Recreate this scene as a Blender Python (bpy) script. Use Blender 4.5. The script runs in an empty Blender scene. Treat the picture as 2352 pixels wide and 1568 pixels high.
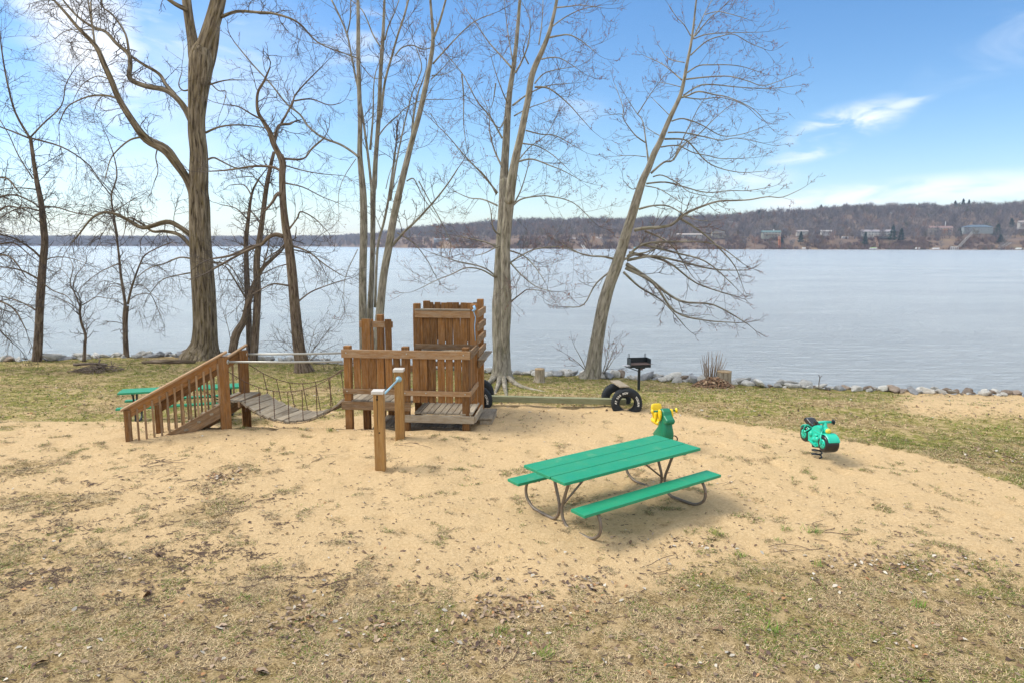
import bpy, bmesh, math, random
import numpy as np
from mathutils import Vector, Matrix, noise
R=math.radians
random.seed(11); np.random.seed(11)
sc=bpy.context.scene
# ------------------------------------------------------------------ camera, sky, sun, exposure
PITCH=8.0; EYE=3.7
cam=bpy.data.cameras.new('camera'); cam.lens=24; cam.sensor_width=36; cam.clip_start=.1; cam.clip_end=9000
co=bpy.data.objects.new('camera',cam); sc.collection.objects.link(co)
co.location=(0,0,EYE)
co.rotation_euler=(Matrix.Rotation(R(90-PITCH),4,'X')@Matrix.Rotation(R(.1),4,'Z')).to_euler()
sc.camera=co
sc.view_settings.view_transform='Standard'; sc.view_settings.look='None'
sc.view_settings.exposure=0.88; sc.view_settings.gamma=1
def ray(x,y):
    t=R(PITCH); a=(x-1176)/1568; b=(784-y)/1568
    return Vector((a,math.cos(t)+b*math.sin(t),-math.sin(t)+b*math.cos(t)))
def P(x,y,Y):            # a point on the ray of a picture position at world depth Y
    d=ray(x,y); return Vector((0,0,EYE))+d*(Y/d.y)
def G0(x,y,z=0):
    d=ray(x,y); return Vector((0,0,EYE))+d*((z-EYE)/d.z)
def proj(x,y,z):
    t=R(PITCH); dy,dz=y,z-EYE
    f=dy*math.cos(t)-dz*math.sin(t); u=dy*math.sin(t)+dz*math.cos(t)
    f=max(f,.5); return 1176+1568*x/f, 784-1568*u/f
SUN_AZ=-78; SUN_EL=48    # azimuth from +Y, clockwise
w=bpy.data.worlds.new('World'); sc.world=w; w.use_nodes=True
nt=w.node_tree; nt.nodes.clear(); N=nt.nodes; Lk=nt.links
def nd(t,tree=None,**k):
    n=(tree or nt).nodes.new(t)
    for a,b in k.items(): setattr(n,a,b)
    return n
sky=nd('ShaderNodeTexSky',sky_type='NISHITA'); sky.sun_disc=False
sky.sun_elevation=R(SUN_EL); sky.sun_rotation=R(SUN_AZ); sky.altitude=200; sky.air_density=1.0; sky.dust_density=.2; sky.ozone_density=2.5
hs=nd('ShaderNodeHueSaturation'); hs.inputs['Saturation'].default_value=1.24; hs.inputs['Value'].default_value=.82
Lk.new(sky.outputs[0],hs.inputs['Color'])
tn=nd('ShaderNodeMix',data_type='RGBA',blend_type='MULTIPLY'); tn.inputs[0].default_value=1; Lk.new(hs.outputs[0],tn.inputs[6]); tn.inputs[7].default_value=(1.0,.985,1.0,1)
tc=nd('ShaderNodeTexCoord')
def vm(op,a,b=None):
    n=nd('ShaderNodeVectorMath',operation=op)
    for i,v in enumerate((a,b)):
        if v is None: continue
        if isinstance(v,(tuple,Vector)): n.inputs[i].default_value=tuple(v)
        else: Lk.new(v,n.inputs[i])
    return n
def mt(op,a,b=None,c=None,clamp=False):
    n=nd('ShaderNodeMath',operation=op,use_clamp=clamp)
    for i,v in enumerate((a,b,c)):
        if v is None: continue
        if isinstance(v,(int,float)): n.inputs[i].default_value=v
        else: Lk.new(v,n.inputs[i])
    return n.outputs[0]
DIR=vm('NORMALIZE',tc.outputs['Generated']).outputs[0]
def cnoise(scale,sv,detail=6,dist=.4,rot=0,rough=.55):
    mp=nd('ShaderNodeMapping'); mp.inputs['Scale'].default_value=sv; mp.inputs['Rotation'].default_value=(0,R(rot),0); Lk.new(DIR,mp.inputs[0])
    n=nd('ShaderNodeTexNoise'); n.inputs['Scale'].default_value=scale; n.inputs['Detail'].default_value=detail
    n.inputs['Distortion'].default_value=dist; n.inputs['Roughness'].default_value=rough; Lk.new(mp.outputs[0],n.inputs[0]); return n.outputs[0]
def blob(cx,cy,rx,ry,rot,lo=1.0,hi=.1):
    c=ray(cx,cy).normalized(); e=.001
    right=Vector((c.y,-c.x,0)).normalized(); up=right.cross(c).normalized()
    a=R(rot); u=right*math.cos(a)+up*math.sin(a); v=up*math.cos(a)-right*math.sin(a)
    d=vm('SUBTRACT',DIR,tuple(c)).outputs[0]
    k1=mt('MULTIPLY',vm('DOT_PRODUCT',d,tuple(u)).outputs['Value'],1568/rx)
    k2=mt('MULTIPLY',vm('DOT_PRODUCT',d,tuple(v)).outputs['Value'],1568/ry)
    r=mt('SQRT',mt('ADD',mt('MULTIPLY',k1,k1),mt('MULTIPLY',k2,k2)))
    m=nd('ShaderNodeMapRange',interpolation_type='SMOOTHSTEP'); Lk.new(r,m.inputs[0])
    m.inputs[1].default_value=lo; m.inputs[2].default_value=hi; m.inputs[3].default_value=0; m.inputs[4].default_value=1
    return m.outputs[0]
def ramp(v,a,b):
    m=nd('ShaderNodeMapRange',interpolation_type='SMOOTHSTEP'); Lk.new(v,m.inputs[0]); m.inputs[1].default_value=a; m.inputs[2].default_value=b; return m.outputs[0]
n1=cnoise(2.2,(1,1,3.2),7,.6,12); n2=cnoise(6,(1,1,3.5),6,.8,-10); n3=cnoise(14,(1,1,3.0),6,.5,-14)
masks=[]
# bright cloud bank at the upper left, towards the sun
def wisp(b,n,lo,hi,amt):
    masks.append(mt('MULTIPLY',mt('MULTIPLY',b,ramp(n,lo,hi)),amt))
masks.append(mt('MULTIPLY',ramp(mt('ADD',mt('MULTIPLY',blob(185,60,190,360,28,1.0,.0),.8),mt('MULTIPLY',n3,.55)),.5,1.15),1.0))
wisp(blob(300,300,560,420,20),n1,.38,.7,.42)
wisp(blob(470,60,330,160,0),n2,.42,.7,.5)
wisp(blob(860,140,200,230,-20),n2,.42,.72,.55)
wisp(blob(1320,260,120,60,0),n2,.45,.7,.3)
wisp(blob(1945,285,150,50,14),n3,.38,.66,.95)
wisp(blob(2070,240,75,16,12),n3,.36,.62,.6)
wisp(blob(1850,355,110,22,12),n3,.32,.6,.6)
wisp(blob(2000,450,420,38,5,1.0,.2),n3,.25,.6,.9)
wisp(blob(2330,430,340,40,4),n3,.25,.6,.8)
wisp(blob(1720,415,130,32,4),n3,.3,.6,.6)
wisp(blob(2300,110,200,90,35),n2,.4,.75,.22)
wisp(blob(620,500,800,60,0),n1,.35,.7,.4)
# unseen overcast overhead and behind the camera, added to whiten and brighten the fill
sx=nd('ShaderNodeSeparateXYZ'); Lk.new(DIR,sx.inputs[0])
ov=mt('MAXIMUM',ramp(sx.outputs[2],.52,.80),ramp(sx.outputs[1],.25,-.25))
masks.append(mt('MULTIPLY',ov,mt('ADD',.72,mt('MULTIPLY',n1,.4))))
cm=masks[0]
for m in masks[1:]: cm=mt('MAXIMUM',cm,m)
# slight whitening near the horizon
mx=nd('ShaderNodeMix',data_type='RGBA'); Lk.new(cm,mx.inputs[0]); Lk.new(tn.outputs[2],mx.inputs[6]); mx.inputs[7].default_value=(5.6,5.8,6.1,1)
bg=nd('ShaderNodeBackground'); bg.inputs[1].default_value=.12; Lk.new(mx.outputs[2],bg.inputs[0])
wo=nd('ShaderNodeOutputWorld'); Lk.new(bg.outputs[0],wo.inputs[0])
sl=bpy.data.lights.new('sun','SUN'); sl.energy=2.3; sl.angle=R(22); sl.color=(1,.93,.82)
so=bpy.data.objects.new('sun',sl); sc.collection.objects.link(so)
sd=Vector((math.sin(R(SUN_AZ))*math.cos(R(SUN_EL)),math.cos(R(SUN_AZ))*math.cos(R(SUN_EL)),math.sin(R(SUN_EL))))
so.rotation_euler=sd.to_track_quat('Z','Y').to_euler(); so.location=(0,0,60)
# ------------------------------------------------------------------ helpers
C=sc.collection
def tag(o,label=None,cat=None,group=None,kind=None):
    if label: o['label']=label
    if cat: o['category']=cat
    if group: o['group']=group
    if kind: o['kind']=kind
    return o
def empty(name,loc,rz=0,label=None,cat=None,group=None):
    o=bpy.data.objects.new(name,None); C.objects.link(o); o.location=loc; o.rotation_euler.z=rz; o.empty_display_size=.2
    return tag(o,label,cat,group)
class MB:
    """collects faces; every vertex stores gc (position along its own board or tube, for the grain) and t (a random tint)"""
    def __init__(s): s.v=[];s.f=[];s.g=[];s.t=[];s.m=[];s.sm=[]
    def add(s,vs,fs,gs,t=None,m=0,smooth=False):
        b=len(s.v); t=random.random() if t is None else t
        s.v+=[tuple(v) for v in vs]; s.g+=[tuple(g) for g in gs]; s.t+=[t]*len(vs)
        for f in fs: s.f.append([i+b for i in f]); s.m.append(m); s.sm.append(smooth)
    def box(s,c,size,rot=None,t=None,m=0,taper=1):
        hx,hy,hz=[q/2 for q in size]; c=Vector(c); off=Vector((random.random()*9,random.random()*9,random.random()*9))
        ax=max(range(3),key=lambda i:size[i])
        vs=[];gs=[]
        for z in(-1,1):
            for y in(-1,1):
                for x in(-1,1):
                    k=taper if z>0 else 1
                    p=Vector((x*hx*k,y*hy*k,z*hz)); q=Vector((p[ax],p[(ax+1)%3],p[(ax+2)%3]))+off
                    if rot is not None: p=rot@p
                    vs.append(p+c); gs.append(q)
        s.add(vs,[(0,2,3,1),(4,5,7,6),(0,1,5,4),(2,6,7,3),(0,4,6,2),(1,3,7,5)],gs,t,m); return s
    def beam(s,a,b,w,h,up=(0,0,1),t=None,m=0):
        a=Vector(a);b=Vector(b);d=(b-a); L=d.length; d.normalize(); up=Vector(up)
        sd_=d.cross(up)
        if sd_.length<1e-4: sd_=d.cross(Vector((0,1,0)))
        sd_.normalize(); u=sd_.cross(d)
        M=Matrix((d,sd_,u)).transposed()
        return s.box((a+b)/2,(L,w,h),M,t,m)
    def tube(s,pts,rad,n=8,t=None,m=0,cap=True,smooth=True,rf=None,closed=False):
        pts=[Vector(p) for p in pts]; k=len(pts)
        if not hasattr(rad,'__len__'): rad=[rad]*k
        vs=[];gs=[];fs=[];L=0; off=random.random()*20
        pn=None
        for i,p in enumerate(pts):
            if closed: d=pts[(i+1)%k]-pts[i-1]
            else: d=pts[min(i+1,k-1)]-pts[max(i-1,0)]
            if d.length<1e-9: d=Vector((0,0,1))
            d.normalize()
            if pn is None:
                a=Vector((0,0,1)) if abs(d.z)<.9 else Vector((1,0,0)); pn=(a-d*a.dot(d)).normalized()
            else:
                q=pn-d*pn.dot(d)
                if q.length>1e-6: pn=q.normalized()
            bn=d.cross(pn)
            if i: L+=(p-pts[i-1]).length
            for j in range(n):
                an=2*math.pi*j/n; r=rad[i]*(rf(i/(k-1),an) if rf else 1)
                vs.append(p+(pn*math.cos(an)+bn*math.sin(an))*r); gs.append((L+off,math.cos(an)*rad[i],math.sin(an)*rad[i]))
        for i in range(k-1+(1 if closed else 0)):
            for j in range(n):
                i2=(i+1)%k
                fs.append((i*n+j,i*n+(j+1)%n,i2*n+(j+1)%n,i2*n+j))
        if cap and not closed: fs.append(tuple(range(n-1,-1,-1))); fs.append(tuple((k-1)*n+j for j in range(n)))
        s.add(vs,fs,gs,t,m,smooth); return s
    def lathe(s,prof,c=(0,0,0),rot=None,n=24,t=None,m=0,smooth=True):
        c=Vector(c);vs=[];gs=[];fs=[];k=len(prof)
        for r,z in prof:
            for j in range(n):
                an=2*math.pi*j/n; p=Vector((r*math.cos(an),r*math.sin(an),z)); gs.append(p.copy())
                if rot is not None: p=rot@p
                vs.append(p+c)
        for i in range(k-1):
            for j in range(n): fs.append((i*n+j,i*n+(j+1)%n,(i+1)*n+(j+1)%n,(i+1)*n+j))
        s.add(vs,fs,gs,t,m,smooth); return s
    def ell(s,c,r,rot=None,n=14,t=None,m=0):
        k=9; pr=[(math.sin(math.pi*i/k),-math.cos(math.pi*i/k)) for i in range(k+1)]
        c=Vector(c);vs=[];gs=[];fs=[]
        for a,z in pr:
            for j in range(n):
                an=2*math.pi*j/n; p=Vector((a*math.cos(an)*r[0],a*math.sin(an)*r[1],z*r[2])); gs.append(p.copy())
                if rot is not None: p=rot@p
                vs.append(p+c)
        for i in range(k):
            for j in range(n): fs.append((i*n+j,i*n+(j+1)%n,(i+1)*n+(j+1)%n,(i+1)*n+j))
        s.add(vs,fs,gs,t,m,True); return s
    def prism(s,poly,y0,y1,M=None,t=None,m=0,smooth=False):   # polygon in local x-z, extruded along y
        n=len(poly); vs=[];gs=[]
        for y in(y0,y1):
            for x,z in poly:
                p=Vector((x,y,z)); gs.append(p.copy()); vs.append(M@p if M is not None else p)
        fs=[tuple(range(n)),tuple(range(2*n-1,n-1,-1))]+[(i,i+n,(i+1)%n+n,(i+1)%n) for i in range(n)]
        s.add(vs,fs,gs,t,m,smooth); return s
    def build(s,name,mats,parent=None,bevel=0,seg=1,fix=True):
        me=bpy.data.meshes.new(name); me.from_pydata(s.v,[],s.f)
        if not isinstance(mats,(list,tuple)): mats=[mats]
        for m in mats: me.materials.append(m)
        me.polygons.foreach_set('material_index',s.m); me.polygons.foreach_set('use_smooth',s.sm)
        a=me.attributes.new('gc','FLOAT_VECTOR','POINT'); a.data.foreach_set('vector',np.array(s.g,dtype=np.float32).ravel())
        a=me.attributes.new('tint','FLOAT','POINT'); a.data.foreach_set('value',np.array(s.t,dtype=np.float32))
        if fix:
            bm=bmesh.new(); bm.from_mesh(me); bmesh.ops.recalc_face_normals(bm,faces=bm.faces); bm.to_mesh(me); bm.free()
        me.update()
        o=bpy.data.objects.new(name,me); C.objects.link(o)
        if parent is not None: o.parent=parent
        if bevel:
            b=o.modifiers.new('bevel','BEVEL'); b.width=bevel; b.segments=seg; b.limit_method='ANGLE'; b.angle_limit=R(40)
        return o
def rawmesh(name,v,f,mat,t=None,parent=None,col=None,smooth=False):
    me=bpy.data.meshes.new(name); v=np.asarray(v,dtype=np.float32); f=np.asarray(f,dtype=np.int32)
    me.vertices.add(len(v)); me.vertices.foreach_set('co',v.ravel())
    k=f.shape[1]; me.loops.add(f.size); me.loops.foreach_set('vertex_index',f.ravel())
    me.polygons.add(len(f)); me.polygons.foreach_set('loop_start',np.arange(0,f.size,k,dtype=np.int32)); me.polygons.foreach_set('loop_total',np.full(len(f),k,dtype=np.int32))
    me.update(calc_edges=True)
    if smooth: me.polygons.foreach_set('use_smooth',np.ones(len(f),dtype=bool))
    if t is not None:
        a=me.attributes.new('tint','FLOAT','POINT'); a.data.foreach_set('value',np.asarray(t,dtype=np.float32))
    if col is not None:
        a=me.attributes.new('leafcol','FLOAT_COLOR','POINT'); c=np.ones((len(v),4),dtype=np.float32); c[:,:3]=col; a.data.foreach_set('color',c.ravel())
    me.materials.append(mat); me.validate()
    o=bpy.data.objects.new(name,me); C.objects.link(o)
    if parent is not None: o.parent=parent
    return o
# ------------------------------------------------------------------ materials
def mat(name):
    m=bpy.data.materials.new(name); m.use_nodes=True; t=m.node_tree; b=t.nodes['Principled BSDF']; return m,t,b
def T(t,typ,**k):
    n=t.nodes.new(typ)
    for a,v in k.items():
        if a.startswith('i_'): n.inputs[a[2:].replace('_',' ')].default_value=v
        else: setattr(n,a,v)
    return n
def cr(t,src,stops):
    n=t.nodes.new('ShaderNodeValToRGB'); e=n.color_ramp.elements
    while len(e)<len(stops): e.new(.5)
    for q,(p,c) in zip(e,stops): q.position=p; q.color=(*c,1)
    t.links.new(src,n.inputs[0]); return n.outputs[0]
def noi(t,vec,scale,detail=4,sv=None,rough=.55,dist=0):
    if sv:
        mp=t.nodes.new('ShaderNodeMapping'); mp.inputs['Scale'].default_value=sv; t.links.new(vec,mp.inputs[0]); vec=mp.outputs[0]
    n=t.nodes.new('ShaderNodeTexNoise'); n.inputs['Scale'].default_value=scale; n.inputs['Detail'].default_value=detail; n.inputs['Roughness'].default_value=rough; n.inputs['Distortion'].default_value=dist
    t.links.new(vec,n.inputs[0]); return n.outputs[0]
def mixc(t,f,a,b,bt='MIX'):
    n=t.nodes.new('ShaderNodeMix'); n.data_type='RGBA'; n.blend_type=bt
    for i,v in((0,f),(6,a),(7,b)):
        if isinstance(v,(int,float)): n.inputs[i].default_value=v
        elif isinstance(v,tuple): n.inputs[i].default_value=(*v,1)
        else: t.links.new(v,n.inputs[i])
    return n.outputs[2]
def math_(t,op,a,b=None,c=None,clamp=False):
    n=t.nodes.new('ShaderNodeMath'); n.operation=op; n.use_clamp=clamp
    for i,v in enumerate((a,b,c)):
        if v is None: continue
        if isinstance(v,(int,float)): n.inputs[i].default_value=v
        else: t.links.new(v,n.inputs[i])
    return n.outputs[0]
def rng(t,v,a,b,c=0,d=1):
    n=t.nodes.new('ShaderNodeMapRange'); t.links.new(v,n.inputs[0])
    for i,q in enumerate((a,b,c,d)): n.inputs[i+1].default_value=q
    return n.outputs[0]
def bump(t,b,h,strength=.5,dist=.01,nrm=None):
    n=t.nodes.new('ShaderNodeBump'); n.inputs['Strength'].default_value=strength; n.inputs['Distance'].default_value=dist
    t.links.new(h,n.inputs['Height'])
    if nrm is not None: t.links.new(nrm,n.inputs['Normal'])
    t.links.new(n.outputs[0],b.inputs['Normal']); return n.outputs[0]
def attr(t,name):
    n=t.nodes.new('ShaderNodeAttribute'); n.attribute_name=name; return n
def wood(name,dark,mid,light,grey,greyamt,rough=.8):
    m,t,b=mat(name); gc=attr(t,'gc').outputs['Vector']; ti=attr(t,'tint').outputs['Fac']
    g1=noi(t,gc,1,6,(3,45,45),.65,.3); g2=noi(t,gc,1,4,(1.2,9,9),.5,.6); g3=noi(t,gc,1,5,(6,25,25),.7)
    c=cr(t,g1,[(.3,dark),(.5,mid),(.72,light)])
    c=mixc(t,rng(t,g2,.35,.7,0,.55),c,dark)
    c=mixc(t,rng(t,ti,0,1,0,.5),c,mid)
    c=mixc(t,math_(t,'MULTIPLY',rng(t,g3,.5-.25*greyamt,.78,0,1),greyamt),c,grey)
    v=t.nodes.new('ShaderNodeHueSaturation'); t.links.new(c,v.inputs['Color']); t.links.new(rng(t,ti,0,1,.72,1.25),v.inputs['Value'])
    t.links.new(v.outputs[0],b.inputs['Base Color']); b.inputs['Roughness'].default_value=rough; b.inputs['Specular IOR Level'].default_value=.25
    bump(t,b,g1,.6,.006); return m
WD=wood('stained wood',(.075,.033,.011),(.25,.112,.030),(.42,.22,.07),(.33,.26,.18),.35)
WD_rail=wood('weathered stained wood',(.085,.042,.017),(.265,.145,.06),(.42,.275,.14),(.38,.32,.24),.6)
WD_grey=wood('grey weathered wood',(.14,.10,.065),(.27,.22,.15),(.38,.33,.25),(.42,.39,.33),.6,.9)
WD_post=wood('yellow pine post',(.20,.10,.03),(.36,.20,.065),(.48,.30,.12),(.40,.33,.22),.25)
WD_green=wood('green treated wood',(.10,.10,.05),(.20,.21,.12),(.30,.31,.20),(.38,.37,.28),.3,.9)
def bark(name,dark,mid,light,sx=5,sy=40,moss=None,bs=1.0,bd=.03):
    m,t,b=mat(name); gc=attr(t,'gc').outputs['Vector']
    g1=noi(t,gc,1,6,(sx,sy,sy),.65,.4); g2=noi(t,gc,1,3,(.8,4,4)); g3=noi(t,gc,1,4,(2.5,14,14))
    c=cr(t,g1,[(.38,dark),(.48,mid),(.62,light)])
    c=mixc(t,rng(t,g2,.4,.7,0,.3),c,mid)
    if moss: c=mixc(t,rng(t,g3,.5,.75,0,.55),c,moss)
    t.links.new(c,b.inputs['Base Color']); b.inputs['Roughness'].default_value=.95; b.inputs['Specular IOR Level'].default_value=.15
    bump(t,b,g1,bs,bd); return m
BK_big=bark('furrowed bark',(.045,.034,.022),(.19,.15,.10),(.36,.30,.215),1.5,13,(.22,.17,.05),1.0,.09)
BK_brown=bark('brown bark',(.05,.034,.025),(.15,.11,.08),(.27,.215,.16),3,22,(.14,.12,.05),1,.03)
BK_grey=bark('grey smooth bark',(.12,.105,.08),(.24,.215,.17),(.37,.34,.275),3,14,(.19,.19,.10),.5,.012)
BK_twig=bark('twig bark',(.075,.052,.045),(.14,.10,.085),(.20,.155,.13),4,30,None,.1,.002)
BK_dead=bark('bare dead wood',(.14,.11,.075),(.30,.25,.18),(.42,.37,.29),3,30,None,.8,.01)
def paint(name,col,rough=.45,wear=None,spec=.4,nb=.15,sc_=8):
    m,t,b=mat(name); tcn=t.nodes.new('ShaderNodeTexCoord').outputs['Object']
    n=noi(t,tcn,sc_,5); n2=noi(t,tcn,sc_*6,3)
    c=mixc(t,rng(t,n,.3,.75,0,.35),col,tuple(q*.72 for q in col))
    if wear: c=mixc(t,rng(t,n2,.6,.72,0,.8),c,wear)
    t.links.new(c,b.inputs['Base Color']); b.inputs['Roughness'].default_value=rough; b.inputs['Specular IOR Level'].default_value=spec
    bump(t,b,n2,nb,.003); return m
def paintwood(name,col):
    m,t,b=mat(name); gc=attr(t,'gc').outputs['Vector']
    g=noi(t,gc,1,6,(2,50,50),.65); g2=noi(t,gc,1,4,(2.5,6,6)); sp=noi(t,gc,1,3,(28,60,60))
    c=mixc(t,rng(t,g2,.35,.75,0,.35),col,(col[0]+.05,col[1]*1.15,col[2]*1.1))
    c=mixc(t,rng(t,g,.6,.8,0,.3),c,tuple(q*.6 for q in col))
    c=mixc(t,rng(t,sp,.68,.73,0,.7),c,(.03,.06,.04))
    du=noi(t,gc,1,6,(5,5,5),.7); c=mixc(t,rng(t,du,.56,.82,0,.22),c,(.42,.40,.27)); t.links.new(rng(t,du,.3,.7,.34,.6),b.inputs['Roughness'])
    t.links.new(c,b.inputs['Base Color']); b.inputs['Roughness'].default_value=.42; b.inputs['Specular IOR Level'].default_value=.5
    bump(t,b,g,.35,.004); return m
M_green=paintwood('green painted wood',(.003,.25,.125))
M_steel=paint('brown galvanised steel pipe',(.20,.165,.13),.5,(.20,.07,.03),.5,.3,5); M_steel.node_tree.nodes['Principled BSDF'].inputs['Metallic'].default_value=.35
M_galv=paint('galvanised pipe',(.42,.42,.38),.4,(.3,.25,.18)); M_galv.node_tree.nodes['Principled BSDF'].inputs['Metallic'].default_value=.4
M_chain=paint('rusty chain',(.10,.055,.035),.7,(.22,.10,.05))
M_black=paint('black powder coat',(.012,.018,.022),.4,(.08,.07,.06))
M_rust=paint('rusty steel grate',(.16,.12,.11),.6,(.22,.10,.07))
M_plate=paint('grey steel plate',(.36,.36,.37),.4)
M_rubber=paint('tyre rubber',(.018,.022,.026),.75,(.06,.06,.055),.3,.6,20)
M_white=paint('white plastic',(.60,.57,.52),.4)
M_letter=paint('white raised lettering',(.75,.75,.70),.7)
M_blue=paint('pale blue paint',(.30,.50,.60),.35,(.5,.6,.62))
M_teal=paint('teal plastic',(.010,.52,.36),.3,None,.5)
M_bplas=paint('black plastic',(.012,.013,.016),.3,None,.5)
M_yel=paint('yellow plastic',(.85,.58,.01),.35,None,.5)
M_dgrn=paint('dark green plastic',(.003,.17,.085),.4,(.05,.14,.06),.4)
M_lamp=paint('yellow lamp plastic',(.75,.55,.08),.35)
m_crack,_,_b=mat('dark crack'); _b.inputs['Base Color'].default_value=(.015,.01,.006,1); _b.inputs['Roughness'].default_value=1
# ------------------------------------------------------------------ ground
def sst(a,b,x):
    t=min(1,max(0,(x-a)/(b-a))); return t*t*(3-2*t)
SH=[(-400,850),(0,832),(150,828),(300,822),(430,821),(560,828),(700,834),(860,842),(1000,848),(1120,856),(1240,862),(1330,862),(1500,871),(1700,882),(1880,891),(2100,898),(2352,906),(2800,925)]
SP=[G0(x,y,-.35) for x,y in SH]; SX=[-400,-60]+[p.x for p in SP]+[40,400]; SY=[16,19]+[p.y for p in SP]+[11,8]
def yshore(x): return float(np.interp(x,SX,SY))
WATER=-.82
def hz(x,y):
    ysh=yshore(x)
    left=sst(-1.5,-3.5,x)
    z=-.33*sst(13.9,15.4,y)*left-.35*(1-left)*sst(15.2,max(17,ysh),y)
    # worn hollow under the bridge and the decks
    z-=.15*sst(-7,-6.3,x)*sst(-.6,-1.1,x)*sst(13.45-.06*(x+3.4),13.75-.06*(x+3.4),y)*sst(15.6,15.0,y)
    # low lip of sand in front of it
    z+=.05*math.exp(-((y-13.0)/.45)**2)*sst(-8.5,-6,x)*sst(0,-1.2,x)
    if y>ysh: z-=.55*sst(ysh,ysh+1.0,y)+.9*sst(ysh+1,ysh+4,y)+2.5*sst(ysh+4,ysh+20,y)
    return z
def onground(x,y):
    d=ray(x,y); s=(0-EYE)/d.z
    for _ in range(30):
        p=Vector((0,0,EYE))+d*s; s=(hz(p.x,p.y)-EYE)/d.z
    p=Vector((0,0,EYE))+d*s; p.z=hz(p.x,p.y); return p
TX=[-900,0,280,500,800,1110,1400,1500,1600,1700,1900,2050,2200,2352,2900]; TY=[970,965,950,935,922,925,935,945,958,975,1003,1028,1068,1118,1330]
LX=[-900,0,300,600,750,1000,1200,1400,1500,1650,1900,2100,2352,2900]; LY=[1070,1090,1130,1200,1240,1300,1345,1330,1290,1250,1265,1280,1290,1350]
def turf(x,y,z=0):
    """how much turf grows here (0 sand .. 1 turf), and how green it is"""
    if y<1.5: return .9,.35
    px,py=proj(x,y,0)
    px=min(2900,max(-900,px))
    sw=30*sst(950,500,px); a=sst(4+sw,-10-sw,py-np.interp(px,TX,TY)+(5+1.3*sw)*noise.noise(Vector((x*.9,y*1.5,0)))+.9*sw*noise.noise(Vector((x*4,y*6,2))))
    soft=60+40*sst(1200,200,px)
    lo=np.interp(px,LX,LY)+70*noise.noise(Vector((x*.45,y*.45,4)))
    b=sst(-soft,soft*2.4,py-lo)*.95
    b*=1-.55*sst(1150,300,px)*sst(1500,1300,py)
    # dark debris patches spilling over the sand on the left
    if px<760 and py>1030: b=max(b,.62*sst(-.1,.5,noise.noise(Vector((x*.8,y*1.1,9)))+.2*sst(1000,1250,py))*sst(780,450,px))
    # bare strip at the shore on the right
    if a>0: a*=1-.8*sst(1980,2130,px+60*noise.noise(Vector((x,y,2))))*sst(995,925,py)
    if a>0: a*=1-.45*sst(.1,.5,noise.noise(Vector((x*.5,y*.9,7))))*sst(600,200,px)
    g=.75 if a>b else .2+.35*sst(.0,.5,noise.noise(Vector((x*.6,y*.6,1)))+.25*sst(1500,2200,px))
    if a>b: g=.45+.5*sst(-.35,.35,noise.noise(Vector((x*.45,y*.8,3)))+.25*sst(960,870,py))
    return max(a,b),g
def sandh(x,y):
    n=noise.noise
    v=.03*n(Vector((x*1.6,y*1.6,0)))+.022*n(Vector((x*4.5,y*4.5,3)))+.035*n(Vector((x*.45,y*.45,5)))
    # footprints
    c=n(Vector((x*3.2,y*3.2,12))); v-=.04*sst(.22,.42,c)
    return v
xs=np.concatenate([[-500,-250,-120,-70,-45,-32],np.arange(-26,26.01,.1),[32,45,70,120,250,500]])
ys=np.concatenate([[-300,-150,-60,-25,-10,-3,0,2,3.2],np.arange(4,27,.085),[28,30,34,42,60,120,400]])
gv=[];gm=[];gg=[]
HC={}
for y in ys:
    for x in xs:
        x=float(x);y=float(y); z=hz(x,y); m,g=(0.8,.4)
        if -27<x<27 and 3.9<y<27:
            m,g=turf(x,y); z+=sandh(x,y)*(1-.6*m)
        gv.append((x,y,z)); gm.append(m); gg.append(g)
nx,ny=len(xs),len(ys)
I=np.arange(nx*ny).reshape(ny,nx)
gf=np.stack([I[:-1,:-1],I[:-1,1:],I[1:,1:],I[1:,:-1]],-1).reshape(-1,4)
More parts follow.
